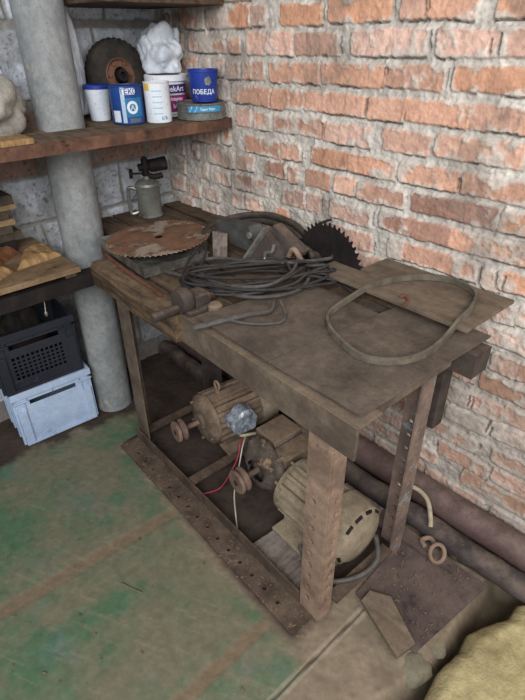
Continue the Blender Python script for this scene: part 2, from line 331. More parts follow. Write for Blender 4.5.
# ------------------------------------------------------------------ brick wall on the right
WY = 1.38
BR = [(-1.930,-1.774,1.544,0.032,0.2),(-1.762,-1.525,1.547,0.033,0),(-1.520,-1.445,1.545,0.029,1),(-1.382,-1.201,1.545,0.028,0),(-2.052,-1.991,1.541,0.028,1),
(-1.885,-1.664,1.464,0.029,0.5),(-1.653,-1.581,1.462,0.028,0.3),(-1.545,-1.323,1.466,0.033,0.8),(-1.832,-1.759,1.385,0.028,0.4),(-1.746,-1.677,1.386,0.029,1),
(-1.662,-1.578,1.380,0.028,0.5),(-1.568,-1.459,1.382,0.029,0.6),(-1.434,-1.200,1.383,0.028,0.3),(-1.724,-1.645,1.303,0.028,0.8),(-1.632,-1.427,1.302,0.029,0.4),
(-1.421,-1.266,1.302,0.029,0.3),(-1.611,-1.528,1.223,0.028,1),(-1.513,-1.427,1.221,0.028,0.5),(-1.408,-1.173,1.225,0.028,0.4),(-1.178,-0.958,1.553,0.030,0.05),
(-0.931,-0.845,1.551,0.028,0.6),(-0.847,-0.708,1.552,0.028,0.3),(-1.314,-1.124,1.465,0.029,0.6),(-1.087,-0.829,1.471,0.031,1),(-1.194,-0.947,1.386,0.028,0.25),
(-0.950,-0.763,1.391,0.028,0.4),(-1.269,-1.010,1.304,0.028,0.4),(-1.007,-0.877,1.303,0.028,0.4),(-0.884,-0.675,1.310,0.028,0.3),(-0.805,-0.642,1.472,0.030,0.9),
(-0.654,-0.511,1.476,0.030,0.8),(-0.665,-0.535,1.554,0.028,0.2),(-0.741,-0.487,1.393,0.028,0.1),(-0.679,-0.541,1.310,0.028,0.5),(-0.546,-0.431,1.307,0.028,0.3),
(-1.565,-1.375,1.135,0.028,0.3),(-1.369,-1.276,1.137,0.028,0.5),(-1.639,-1.527,0.981,0.028,2),(-1.454,-1.335,1.065,0.028,2),(-1.330,-1.287,1.058,0.029,0.6),
(-1.659,-1.575,0.902,0.031,0.8),(-1.573,-1.477,0.904,0.028,0.8),(-1.857,-1.739,0.895,0.028,0.9),(-1.960,-1.873,0.890,0.028,0.6),(-1.882,-1.812,0.983,0.028,0.5),
(-2.022,-1.977,0.979,0.030,0.5),(-1.924,-1.870,1.061,0.032,2),(-2.037,-1.979,1.062,0.028,2),(-1.874,-1.753,0.820,0.028,1),(-1.399,-1.328,0.895,0.028,0.2),
(-1.360,-1.244,0.973,0.028,0.7),(-1.706,-1.655,1.144,0.028,0.3),(-1.176,-0.981,1.220,0.028,0.9),(-0.943,-0.773,1.226,0.028,0.6),(-1.226,-1.059,1.139,0.028,0.1),
(-1.061,-0.873,1.139,0.028,0.2),(-1.250,-1.131,1.059,0.028,0.4),(-1.116,-1.017,1.063,0.028,0.6),(-1.017,-0.831,1.059,0.028,0.5),(-1.128,-0.944,0.974,0.028,0.9),
(-1.234,-1.169,0.975,0.028,0.9),(-0.915,-0.663,0.982,0.028,2),(-0.870,-0.674,1.144,0.028,0.35),(-0.763,-0.513,1.230,0.028,0.5),(-0.674,-0.421,1.143,0.028,0.35),
(-0.809,-0.541,1.065,0.028,2),(-0.541,-0.361,1.068,0.028,0.2),(-0.670,-0.578,0.981,0.028,0.3),(-0.587,-0.371,0.986,0.028,0.3),(-0.813,-0.561,0.902,0.028,0.4),
(-0.873,-0.807,0.899,0.031,3),(-0.550,-0.487,0.895,0.028,0.2),(-0.503,-0.323,0.906,0.028,0.1),(-0.491,-0.423,0.814,0.028,1),(-0.426,-0.327,0.821,0.028,0.6),
(-0.548,-0.302,0.738,0.028,1),(-0.465,-0.371,0.652,0.028,0.9),(-0.380,-0.276,0.656,0.028,0.3),(-0.478,-0.254,0.571,0.028,0.15),(-0.580,-0.488,0.477,0.028,0.8),
(-0.493,-0.379,0.481,0.028,0.9),(-0.382,-0.233,0.492,0.028,0.9),(-0.563,-0.408,0.406,0.028,3),(-0.414,-0.214,0.420,0.028,3),(-0.606,-0.426,0.316,0.028,0.6),
(-0.622,-0.552,0.175,0.028,0.8),(-0.559,-0.374,0.237,0.028,0.5),(-0.381,-0.185,0.322,0.028,0.8),(-0.910,-0.665,0.170,0.028,1)]
def brick_wall():
    U, V = np.meshgrid(np.linspace(-2.12, .75, 900), np.linspace(-.05, 2.0, 660))
    rows = list(BR); r2 = random.Random(11)
    for k in range(-6, 21):
        zc = 1.547-k*.0812; u = -2.13+r2.uniform(0, .2)
        while u < .75:
            L = r2.choice((.12, .19, .235, .25)); a, b = u+.009, u+L-.009
            if not any(abs(zc-q[2]) < .05 and a < q[1]-.01 and b > q[0]+.01 for q in BR):
                rows.append((a, b, zc+r2.uniform(-.004, .004), .03, r2.choice((.2, .3, .5, .6, .8, .9, 2, .4))))
            elif L > .13:
                a2, b2 = a, a+.1
                if not any(abs(zc-q[2]) < .05 and a2 < q[1]-.01 and b2 > q[0]+.01 for q in BR): rows.append((a2, b2, zc, .028, r2.choice((.5, .9, 2))))
            u += L
    wx = (fbm(U, V, 14, 3)-.5)*.016+(fbm(U, V, 55, 8)-.5)*.009; wz = (fbm(U, V, 10, 5)-.5)*.013+(fbm(U, V, 55, 9)-.5)*.009
    x = U+wx; z = V+wz
    sd = np.full(U.shape, 9.); idx = np.zeros(U.shape, int); below = np.full(U.shape, 9.); side = np.full(U.shape, 9.)
    for i, (a, b, zc, h, t) in enumerate(rows):
        h = h*1.1; qx = np.abs(x-(a+b)/2)-(b-a)/2+.012; qz = np.abs(z-zc)-h+.012
        d = np.hypot(np.maximum(qx, 0), np.maximum(qz, 0))+np.minimum(np.maximum(qx, qz), 0)-.012
        m = d < sd; sd = np.where(m, d, sd); idx = np.where(m, i, idx)
        db = np.hypot(np.maximum(qx-.008, 0), z-(zc-h-.003)); below = np.minimum(below, db)
        ds = np.hypot(np.maximum(np.abs(z-zc)-h+.01, 0), np.minimum(np.abs(x-(a-.004)), np.abs(x-(b+.004)))); side = np.minimum(side, ds)
    tone = np.array([r[4] for r in rows])[idx]; rv = np.random.RandomState(4).rand(len(rows), 3)[idx]
    n1 = fbm(U, V, 9, 21); n2 = fbm(U, V, 40, 22); n3 = fbm(U, V, 110, 23, 3); big = fbm(U, V, 3.2, 24)
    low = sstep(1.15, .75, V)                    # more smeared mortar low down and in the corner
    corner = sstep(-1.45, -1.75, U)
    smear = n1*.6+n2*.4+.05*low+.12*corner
    brick = sstep(.0025, -.0035, sd)
    film = sstep(.56, .67, smear+np.clip(sd+.02, 0, .02)*6.0)
    film = np.where(tone == 3, np.maximum(film, sstep(.3, .42, smear)), film)
    h = brick*(.004+.004*(rv[..., 0]-.5)+(n2-.5)*.004+(n3-.5)*.003)+(1-brick)*((n1-.5)*.014+(n2-.5)*.012+(n3-.5)*.006-.002)
    h += film*brick*.003
    cn = fbm(U, V, 12, 31)
    crev = sstep(.0042, .0012, below)*sstep(.44, .52, cn)
    crs = sstep(.0042, .0012, side)*sstep(.54, .6, fbm(U, V, 10, 33))
    crev = np.maximum(crev, crs)
    h -= crev*.011
    pale, orange, dark = lin((212, 176, 160)), lin((202, 150, 120)), lin((164, 126, 110))
    t1 = np.clip(tone, 0, 1)[..., None]
    c = orange*(1-t1)+pale*t1
    c = np.where((tone == 2)[..., None], dark, c)
    c = c*(.82+.36*rv[..., 1:2])*(.75+.5*fbm(U, V, 16, 41)[..., None])
    c = c*(1-.25*sstep(.6, .75, fbm(U*3, V, 22, 44))[..., None])
    mortar = lin((194, 186, 176))*(.66+.66*n2[..., None])*(.9+.2*big[..., None])
    mk = (brick*(1-film*.8))[..., None]
    col = mortar*(1-mk)+c*mk
    grey_patch = sstep(.55, .7, fbm(U, V, 5, 51)+.2*sstep(.9, .4, V)+.06*corner)[..., None]*.45  # grey-brown patches, denser low down and towards the corner
    col = col*(1-grey_patch)+lin((124, 110, 100))*grey_patch
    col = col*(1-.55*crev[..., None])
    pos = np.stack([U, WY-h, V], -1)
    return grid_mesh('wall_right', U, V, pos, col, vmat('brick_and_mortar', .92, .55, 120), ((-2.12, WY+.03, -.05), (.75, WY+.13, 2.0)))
brick_wall()

# ------------------------------------------------------------------ pale block wall at the back
WX = -2.12
def block_wall():
    U, V = np.meshgrid(np.linspace(-.45, 1.40, 420), np.linspace(-.05, 2.0, 440))
    rows = []                                    # (y0, y1, z centre, half height, kind): 0 pale block, 1 brick
    for z0, z1, ys in ((1.545, 1.78, (-.5, .0, .40, .79, 1.16, 1.4)), (1.29, 1.515, (-.5, -.1, .3, .70, 1.1, 1.4)), (.845, 1.015, (-.5, .1, .62, 1.12, 1.4)), (.60, .83, (-.5, .3, .74, 1.0, 1.4)), (.36, .58, (-.5, .1, .5, .9, 1.4)), (.1, .34, (-.5, .2, .7, 1.1, 1.4)), (1.79, 2.05, (-.5, .2, .6, 1.0, 1.4))):
        for a, b in zip(ys, ys[1:]): rows.append((a+.006, b-.006, (z0+z1)/2, (z1-z0)/2, 0))
    for zc in (1.06, 1.14, 1.22):
        for k in range(8): rows.append((-.5+k*.245+(zc*100 % 3)*.06, -.5+k*.245+.225+(zc*100 % 3)*.06, zc, .032, 1))
    x = U+(fbm(U, V, 12, 61)-.5)*.02; z = V+(fbm(U, V, 12, 62)-.5)*.02
    sd = np.full(U.shape, 9.); idx = np.zeros(U.shape, int)
    for i, (a, b, zc, h, t) in enumerate(rows):
        d = np.maximum(np.abs(x-(a+b)/2)-(b-a)/2, np.abs(z-zc)-h); m = d < sd; sd = np.where(m, d, sd); idx = np.where(m, i, idx)
    kind = np.array([r[4] for r in rows])[idx]; rv = np.random.RandomState(8).rand(len(rows), 2)[idx]
    n1 = fbm(U, V, 8, 63); n2 = fbm(U, V, 36, 64); n3 = fbm(U, V, 100, 65, 3)
    blk = sstep(.003, -.004, sd)
    h = blk*(.005+(n2-.5)*.006+(n3-.5)*.004)+(1-blk)*((n1-.5)*.016-.004)
    white = sstep(.40, .55, n1+.1*(V-1.2))[..., None]
    pale = lin((208, 213, 221))*white+lin((172, 172, 174))*(1-white)
    c = np.where((kind == 1)[..., None], lin((162, 134, 120)), pale)*(.85+.3*rv[..., :1])*(.8+.4*n2[..., None])
    speck = sstep(.66, .72, n3)[..., None]*.5
    c = c*(1-speck)
    mort = lin((150, 146, 140))*(.7+.5*n2[..., None])
    b3 = blk[..., None]; col = c*b3+mort*(1-b3)
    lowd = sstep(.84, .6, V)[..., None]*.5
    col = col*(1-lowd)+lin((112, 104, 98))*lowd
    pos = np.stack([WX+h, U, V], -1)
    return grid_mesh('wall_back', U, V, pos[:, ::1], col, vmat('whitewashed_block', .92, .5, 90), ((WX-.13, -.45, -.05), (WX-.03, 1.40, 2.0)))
block_wall()

# ------------------------------------------------------------------ floor: green paint worn through, bare and dark brown patches, a gully on the right
def floor_mesh():
    U, V = np.meshgrid(np.linspace(-2.16, .95, 518), np.linspace(-1.1, 1.42, 420))
    n1 = fbm(U, V, 4, 71); n2 = fbm(U, V, 14, 72); n3 = fbm(U, V, 60, 73, 3); n4 = fbm(U+V*.4, V-U*.4, 6, 74)
    wob = (n2-.5)*.05
    front = np.where(U < -1.62, .80, .655-.09*(U+1.56))               # far edge of the painted sheets
    green = sstep(.03, -.03, V-front+wob)*sstep(-.43, -.455, U+wob*.4)*sstep(-1.84, -1.78, U+wob*2-.1*(V-.5))
    worn = sstep(.36, .66, n1*.6+n2*.4+.10*sstep(.35, .05, np.abs(U+.95)))
    band = np.maximum(sstep(.03, .018, np.abs(U+1.15+.08*(.65-V)+wob*.2)), sstep(.026, .016, np.abs(U+.62+wob*.2)))
    g1, g2 = lin((68, 100, 73)), lin((97, 110, 87)); br = lin((118, 106, 88))
    teal = sstep(.5, .7, n4)[..., None]*.5
    g = (g1*(1-n2[..., None])+g2*n2[..., None])*(1-teal)+lin((84, 112, 104))*teal
    painted = g*(1-worn[..., None]*.72)+br*worn[..., None]*.72
    painted = painted*(1-band[..., None]*.8)+lin((120, 100, 80))*band[..., None]*.8
    scr = sstep(.66, .74, fbm(U*1.0+V*2.0, V*14-U*7, 5, 78))[..., None]*.35
    painted = painted*(1-scr)+lin((134, 124, 104))*scr
    bare = lin((126, 112, 94))*(.65+.7*n2[..., None])
    dark_ground = lin((66, 55, 48))*(.6+.8*n2[..., None])  # dark brown: soil by the crates, the same tone under the table
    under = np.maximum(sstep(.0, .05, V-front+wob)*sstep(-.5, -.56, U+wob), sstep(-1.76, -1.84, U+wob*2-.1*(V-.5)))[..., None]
    col = bare*(1-under)+dark_ground*under
    g3 = green[..., None]; col = painted*g3+col*(1-g3)
    gx = -.215+.06*np.sin((V-.6)*5)+.05*sstep(1.0, 1.3, V)
    gl = sstep(.075, .02, np.abs(U-gx+wob*.3))*sstep(.45, .65, V)*sstep(1.3, 1.22, V)
    col = col*(1-gl[..., None]*.75)+lin((76, 66, 50))*gl[..., None]*.75
    for xl, y0, y1 in ((-.452, .30, .84),):
        q = np.abs(U-xl-.04*(V-.5)); on = sstep(y0, y0+.02, V)*sstep(y1, y1-.02, V)
        e = (sstep(.005, .003, q)*on)[..., None]; e2 = (sstep(.006, .003, np.abs(q-.009))*on)[..., None]*.5
        col = col*(1-e*.6); col = col*(1-e2)+lin((164, 150, 130))*e2  # dark board line, its edge highlight painted in as a pale stripe
    col *= (.86+.28*n3[..., None])
    Z = (n2-.5)*.006*(1-green)+(n3-.5)*.004*(1-green*.7)-.085*gl-.002*band*green-.004
    pos = np.stack([U, V, Z], -1)
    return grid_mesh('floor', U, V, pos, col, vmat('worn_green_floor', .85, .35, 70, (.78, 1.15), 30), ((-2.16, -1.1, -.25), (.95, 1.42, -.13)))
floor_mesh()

# ------------------------------------------------------------------ standing pipe, pipes along the brick wall
mb = MB(); mb.tube([(-1.9, .795, -.003), (-1.9, .80, .5), (-1.9, .808, 1.2), (-1.9, .81, 2.0)], .081, 40); mb.jitter(.002, 9)
single('cement_pipe', mb, M['cement'], 'thick grey cement pipe standing upright from the floor through the shelf', 'pipe', smooth=True)
mb = MB(); mb.tube([(-2.1, 1.318, .066), (-1.2, 1.318, .064), (-.5, 1.318, .062), (.75, 1.318, .06)], .055, 24)
single('heating_pipe', mb, M['pipe_brown'], 'smooth brown painted pipe running along the foot of the brick wall', 'pipe', smooth=True)
mb = MB(); mb.tube([(-2.1+i*.1, 1.215+.004*math.sin(i*1.7), .034+.003*math.sin(i)) for i in range(29)], .04, 20); mb.jitter(.008, 16)
single('heating_pipe', mb, M['pipe_black'], 'rough blackened pipe lying in front of the brown pipe at the brick wall', 'pipe', smooth=True)

# ------------------------------------------------------------------ wall shelf and the shelf above it
def shelf(name, label, z, t, y0, xf, m, angle=None):
    s = thing(name, label, 'shelf', (-1.87, y0, z-t))
    px, py, r = -1.9, .809, .09
    MB().box(px+r, y0, z-t, xf-.006, 1.365, z).jitter(.002, 14).build('board', m, s, bevel=.003)
    if y0 < py-r: MB().box(WX+.014, y0, z-t, px+r-.004, py-r, z).build('board', m, s, bevel=.003)
    MB().box(WX+.014, max(y0, py+r), z-t, px+r-.004, 1.365, z).build('board', m, s, bevel=.003)
    if angle:
        b = MB(); n = 30
        for x0, x1, za, zb in ((xf-.005, xf, z-.036, z+.001), (xf-.04, xf-.0051, z-t-.005, z-t-.0005)):
            b.rings([[(x0, y0+(1.36-y0)*i/n, za), (x1, y0+(1.36-y0)*i/n, za), (x1, y0+(1.36-y0)*i/n, zb), (x0, y0+(1.36-y0)*i/n, zb)] for i in range(n+1)])
        b.jitter(.0015, 30).build('edge_angle', M['rust'], s)
    return s
shelf('wall_shelf', 'rusty edged wall shelf holding the paint cans and bags', 1.222, .02, -.25, -1.618, M['wood'], True)
shelf('wall_shelf', 'dark rough shelf at the top edge of the photo above the cans', 1.605, .025, .90, -1.64, M['deck'])
mb = MB(); mb.box(-1.80, -.25, 1.128, -1.70, .46, 1.158); mb.jitter(.003, 9)
single('shelf_bearer', mb, M['rust'], 'rusty brown bearer under the left end of the shelf', 'beam', bevel=.002)
# ------------------------------------------------------------------ things on the wall shelf
SZ = 1.2235
def face_ang(c): return math.atan2(-c[1], -c[0])   # the side of a can that is turned into the room
def on_can(c, r, a0, z0): return lambda x, y: (c[0]+r*math.cos(a0+x/r), c[1]+r*math.sin(a0+x/r), z0+y)
# blue paint can
c = (-1.79, 1.018); r = .057; a = face_ang(c)
t = thing('paint_can', 'dark blue paint can with a round badge and white sticker, on the shelf', 'paint can', (c[0], c[1], SZ))
MB().lathe([(r-.002, 0), (r, .002), (r, .117), (r+.002, .119), (r+.002, .122), (r-.004, .122), (r-.005, .119)], 40, (c[0], c[1], SZ)).build('body', M['blue_can'], t, smooth=True)
MB().arc(c, r, SZ+.008, SZ+.045, a-1.02, a-.5, t=.001).build('sticker', M['label_white'], t)
MB().arc(c, r, SZ+.006, SZ+.118, a-.36, a-.12, t=.0008).build('pale_stripe', M['label_pale'], t)
lb = MB().arc(c, r, SZ+.024, SZ+.085, a-.1, a+.95, t=.0012).build('label', M['teal'], t)
MB().arc(c, r, SZ+.096, SZ+.116, a-.3, a+.55, t=.0014).build('letter_band', M['label_white'], lb)
MB().text('ТЕКС', .024, on_can(c, r+.0018, a+.14, SZ+.0975)).build('lettering', M['blue_can'], lb)
P = on_can(c, r+.0018, a+.3, SZ+.055); n = 24
MB().rings([[P(.020*math.cos(2*PI*i/n), .021*math.sin(2*PI*i/n)) for i in range(n)], [P(.011*math.cos(2*PI*i/n), .012*math.sin(2*PI*i/n)) for i in range(n)]], cap=False).build('badge_ring', M['label_white'], lb)
MB().text('А', .022, on_can(c, r+.0022, a+.3, SZ+.047)).build('badge_letter', M['label_white'], lb)
MB().arc(c, r, SZ+.006, SZ+.02, a+.05, a+.8, t=.001).build('footer_print', M['grey_ink'], lb)
# white can
c = (-1.728, 1.107); r = .0455; a = face_ang(c)
t = thing('paint_can', 'small white can with faded pale print, right of the dark blue can', 'paint can', (c[0], c[1], SZ))
MB().lathe([(r-.002, 0), (r, .002), (r, .126), (r+.0015, .128), (r+.0015, .131), (r-.005, .131), (r-.006, .127)], 36, (c[0], c[1], SZ)).build('body', M['white'], t, smooth=True)
lb = MB().arc(c, r, SZ+.01, SZ+.112, a-.55, a+.6, t=.0008).build('label', M['label_white'], t)
for k in range(5): MB().arc(c, r, SZ+.03+.018*k, SZ+.034+.018*k, a-.4, a+.35, t=.0012).build('print_line', M['label_pale'], lb)
MB().text('678', .015, on_can(c, r+.0015, a+.42, SZ+.012)).build('number', M['cyan'], lb)
MB().arc(c, r, SZ+.105, SZ+.126, a-1.1, a-.62, t=.001).build('yellow_mark', M['yellow'], t)
# white bucket, purple label
c = (-1.85, 1.232); r = .076; a = face_ang(c)
t = thing('paint_bucket', 'white plastic paint bucket with a purple and magenta label behind the cans', 'paint bucket', (c[0], c[1], SZ))
MB().lathe([(r-.012, 0), (r-.01, .003), (r-.002, .125), (r, .127)], 44, (c[0], c[1], SZ)).build('body', M['white'], t, smooth=True)
MB().lathe([(r+.002, .121), (r+.006, .123), (r+.006, .139), (r+.003, .143), (r-.006, .143), (r-.009, .138), (.002, .138)], 44, (c[0], c[1], SZ)).build('lid', M['white'], t, smooth=True)
lb = MB().arc(c, r-.0035, SZ+.082, SZ+.112, a-1.2, a+1.3, t=.002).build('label', M['purple'], t)
MB().arc(c, r-.006, SZ+.012, SZ+.076, a-1.2, a+1.3, t=.003, taper=.003).build('label', M['magenta'], t)
MB().text('DekArt', .026, on_can(c, r, a+.42, SZ+.089)).build('lettering', M['label_white'], lb)
MB().text('Interior', .017, on_can(c, r-.0005, a+.5, SZ+.058)).build('lettering', M['label_white'], lb)
MB().text('М', .02, on_can(c, r-.001, a+.36, SZ+.032)).build('lettering', M['label_white'], lb)
MB().arc(c, r-.0058, SZ+.012, SZ+.018, a-1.2, a+1.3, t=.0036).build('stripe', M['label_white'], lb)
# round flat tin
c = (-1.698, 1.277); r = .09; a = face_ang(c)
t = thing('flat_tin', 'wide flat round tin with a light blue stripe label at the shelf end', 'tin', (c[0], c[1], SZ))
MB().lathe([(r-.001, 0), (r+.002, .002), (r+.002, .005), (r, .007), (r, .025), (r+.0015, .027), (r, .029), (r, .05), (r+.003, .052), (r+.003, .056), (r-.004, .056), (r-.005, .052)], 48, (c[0], c[1], SZ)).build('body', M['tin'], t, smooth=True)
lb = MB().arc(c, r, SZ+.029, SZ+.048, a-.55, a+.9, t=.0009).build('label', M['cyan'], t)
P = on_can(c, r+.0012, a-.3, SZ+.029)
b = MB(); b.face([b.v(P(x, y)) for x, y in ((-.018, 0), (.004, 0), (.014, .019), (-.008, .019))]); b.build('label_flash', M['label_white'], lb)
MB().text('Super Paste', .012, on_can(c, r+.0012, a+.28, SZ+.035)).build('lettering', M['label_white'], lb)
# blue bucket standing on the tin
z0 = SZ+.0565; c = (-1.695, 1.292); a = face_ang(c)
t = thing('plaster_bucket', 'small bright blue plastic bucket smeared with plaster, standing on the flat tin', 'bucket', (c[0], c[1], z0))
MB().lathe([(.002, .002), (.044, .002), (.045, 0), (.047, .001), (.055, .098), (.058, .099), (.058, .105), (.054, .106), (.053, .1), (.0445, .006), (.002, .006)], 40, (c[0], c[1], z0), cap=False).build('body', M['blue'], t, smooth=True)
P0 = on_can(c, .052, a-.02, z0+.028)
MB().text('ПОБЕДА', .021, lambda x, y: (P0(x, y)[0], P0(x, y)[1], P0(x, y)[2])).build('lettering', M['label_white'], t)
b = MB(); rr = random.Random(3)
pts = [(.018+.013*math.cos(q)*rr.uniform(.7, 1.2), .07+.016*math.sin(q)*rr.uniform(.7, 1.2)) for q in [2*PI*i/14 for i in range(14)]]
b.face([b.v((c[0]+.0555*math.cos(a+x/.055), c[1]+.0555*math.sin(a+x/.055), z0+y)) for x, y in pts]); b.build('plaster_smear', M['tin'], t)
# small bucket with a blue rim
c = (-1.92, .975)
t = thing('small_bucket', 'small white bucket with a blue rim in front of the wheel', 'bucket', (c[0], c[1], SZ))
MB().lathe([(.034, 0), (.036, .002), (.045, .108), (.045, .11)], 32, (c[0], c[1], SZ)).build('body', M['bag'], t, smooth=True)
MB().lathe([(.047, .106), (.049, .107), (.049, .118), (.046, .12), (.002, .118)], 32, (c[0], c[1], SZ)).build('rim', M['blue'], t, smooth=True)
# wheel leaning on the wall
t = thing('trolley_wheel', 'round black rubber wheel with a rusty hub leaning on the pale wall', 'wheel', (-2.03, 1.13, SZ))
W4 = rot((-2.035, 1.132, SZ+.132), 0, 0, R(-8))
b = MB(W4); rs = []
for i in range(72):
    q = 2*PI*i/72; rr = .128+(.004 if i % 2 else 0); ring = []
    for rad, h in ((.06, -.022), (.10, -.028), (rr-.006, -.022), (rr, -.012), (rr, .012), (rr-.006, .024), (.10, .03), (.062, .026)): ring.append((h, rad*math.cos(q), rad*math.sin(q)))
    rs.append(ring)
b.rings(rs, True); b.build('tyre', M['rubber'], t, smooth=True)
hub = MB(W4).lathe([(.066, -.02), (.066, .024), (.058, .028), (.052, .018), (.034, .02), (.03, .03), (.03, -.02)], 36, axis='x').build('hub', M['rust'], t, smooth=True)
MB(W4).lathe([(.022, -.02), (.022, .046), (.012, .046), (.011, .026), (.002, .026)], 24, axis='x').build('axle_bush', M['black_steel'], hub, smooth=True)
for i in range(6):
    q = 2*PI*i/6; MB(W4).lathe([(.006, .018), (.006, .028)], 6, (0, .045*math.cos(q), .045*math.sin(q)), 'x').build('bolt', M['rust'], hub)
def blob(name, m, label, cat, c, s, amp, seed, flat=.0, ridge=1.0):
    bm = bmesh.new(); bmesh.ops.create_icosphere(bm, subdivisions=5, radius=1)
    for v in bm.verts:
        d = v.co.copy(); p = d*1.7+Vector((seed*3.7, seed, 0))
        k = 1+amp*mnoise.noise(p)+amp*.55*(abs(mnoise.noise(p*1.6))-.3)*ridge+amp*.28*(abs(mnoise.noise(p*3.7))-.3)*ridge
        q = Vector((d.x*s[0]*k, d.y*s[1]*k, d.z*s[2]*k))
        q.z = max(q.z, -s[2]*.62)
        v.co = q+Vector(c)
    mb = MB(); mb.bm.free(); mb.bm = bm
    lo = min(v.co.z for v in bm.verts); 
    for v in bm.verts: v.co.z += c[2]-s[2]*.62-lo
    return single(name, mb, m, label, cat, smooth=True, angle=180)
blob('plastic_bag', M['bag'], 'crumpled white plastic bag lying on the lid of the purple labelled bucket', 'plastic bag', (-1.91, 1.262, SZ+.207), (.085, .09, .1), .33, 3)
blob('plastic_bag', M['bag'], 'tall white plastic bag standing between the grey cement pipe and the rubber wheel', 'plastic bag', (-2.025, .94, SZ+.15), (.055, .045, .22), .25, 6)
blob('sack', M['sack'], 'grey cloth sack slumped on the shelf left of the cement pipe', 'sack', (-1.87, .515, SZ+.08), (.10, .165, .14), .3, 9)
blob('plastic_bag', M['bag'], 'small creased white bag between the grey sack and the cement pipe', 'plastic bag', (-2.05, .655, SZ+.06), (.03, .05, .17), .3, 12)
mb = MB(); mb.box(-1.73, .05, SZ, -1.63, .60, SZ+.016); mb.jitter(.003, 12)
single('wood_offcut', mb, M['paper'], 'pale wooden offcut lying at the left front of the shelf', 'plank', bevel=.001)

# ------------------------------------------------------------------ left bench
BZ = .80
t = thing('side_bench', 'left wooden bench with a steel angle along its front edge', 'workbench', (-1.9, .2, 0))
b = MB(); b.box(WX+.022, -.4, BZ-.02, -1.668, .674, BZ); b.jitter(.0012, 12); b.build('bench_top', M['plywood'], t, bevel=.002)
b = MB(); b.box(-1.672, -.4, .715, -1.664, .735, .765); b.box(-1.72, -.4, .757, -1.672, .735, .765); b.jitter(.0015, 15); b.build('front_angle', M['black_steel'], t, bevel=.001)
for y in (-.36, .1, .62): MB().box(-2.05, y, BZ-.0355, -1.68, y+.04, BZ-.0205).build('bearer', M['deck'], t)
for x in (-2.06, -1.74): MB().box(x, -.36, 0, x+.05, -.31, .78-.0155).build('leg', M['deck'], t, bevel=.003)
# crates
def crate(M4, w, d, h, m, slots, root, lattice):
    # local: front face at y=0 looking to -y, x from -w/2 to w/2, depth along +y
    th = .006; b = MB(M4)
    b.box(-w/2+.012, .012, 0, w/2-.012, d-.012, .008)
    for s in (-1, 1):                              # side walls with outward steps
        x = s*(w/2-.012)
        b.box(min(x, x-s*th), .012, .008, max(x, x-s*th), d-.012, h-.03)
        for y in (.0125, d*.33, d*.66, d-.03): b.box(min(x, x+s*.01), y, .004, max(x, x+s*.01), y+.016, h-.05)
    b.box(-w/2+.018, d-.018, .008, w/2-.018, d-.012, h-.03)
    sl = w*.29; za, zb = h*.77-.013, h*.77+.009     # hand slot
    b.box(-w/2+.018, .012, zb, w/2-.018, .018, h-.03)
    b.box(-w/2+.018, .012, za, -sl, .018, zb); b.box(sl, .012, za, w/2-.018, .018, zb)
    if lattice: b.box(-w/2+.018, .012, .008, -w*.31, .018, za); b.box(w*.31, .012, .008, w/2-.018, .018, za); b.box(-w*.31, .012, .008, w*.31, .018, .05); b.box(-w*.31, .012, za-.035, w*.31, .018, za)
    else: b.box(-w/2+.018, .012, .008, w/2-.018, .018, za)
    for x in (-w/2+.012, w/2-.0165-.03): b.box(x, .002, .004, x+.0345, .012, za-.02)
    b.box(-w/2+.012, .004, 0, w/2-.012, .012, .012)
    for x in (-w*.36, w*.36): b.box(x-.003, .006, .012, x+.003, .012, h-.05)
    b.build('body', m, root, bevel=.0015)
    b = MB(M4)
    b.box(-w/2, 0, h-.05, -sl-.004, .012, h-.045) ; b.box(sl+.004, 0, h-.05, w/2, .012, h-.045)
    b.box(-w/2, 0, h-.03, w/2, .014, h); b.box(-w/2, d-.014, h-.03, w/2, d, h)
    b.box(-w/2, .014, h-.03, -w/2+.014, d-.014, h); b.box(w/2-.014, .014, h-.03, w/2, d-.014, h)
    for x in (-sl-.02, sl+.01, -.01): b.box(x, .003, h-.045, x+.008, .012, h-.03)
    b.build('rim', m, root, bevel=.002)
    if lattice:
        b = MB(M4); za -= .035; zl, xl = .05, -w*.31; nx, nz_ = 11, 6
        for i in range(nx+1):
            x = xl+(2*w*.31)*i/nx; b.box(x-.0035, .0125, zl, x+.0035, .0175, za)
        for i in range(1, nz_):
            z = zl+(za-zl)*i/nz_; b.box(xl, .013, z-.0035, -xl, .017, z+.0035)
        b.build('vent_grid', m, root)
A = rot((-1.852, .522, .004), R(90-4.5))
t = thing('plastic_crate', 'pale blue plastic crate on the floor under the left bench', 'crate', (-2.03, .52, .004)); crate(A, .335, .235, .268, M['crate_blue'], 1, t, False)
A = rot((-1.855, .508, .2745), R(90-3))
t = thing('plastic_crate', 'black plastic crate with a vent grid, stacked on the pale blue crate', 'crate', (-2.03, .51, .2745)); crate(A, .335, .225, .262, M['crate_black'], 1, t, True)
blob('shade_filler', M['black_steel'], 'black lump standing in for shade in the black crate under the left bench', 'shade filler', (-1.985, .50, .42), (.06, .10, .2), .2, 4)  # black lump added to darken the crate, where there is only bench shade
b = MB(); b.tube([(-1.70, .53, .755), (-1.70, .532, .70), (-1.70, .528, .66)], .0012, 6); t = thing('plumb_bob', 'tiny pale plumb bob hanging from the underside of the left bench', 'plumb bob', (-1.70, .53, .64))
b.build('string', M['wire_white'], t); MB().lathe([(.002, .64), (.006, .648), (.006, .656), (.002, .662)], 12, (-1.70, .528, 0)).build('weight', M['galv'], t, smooth=True)
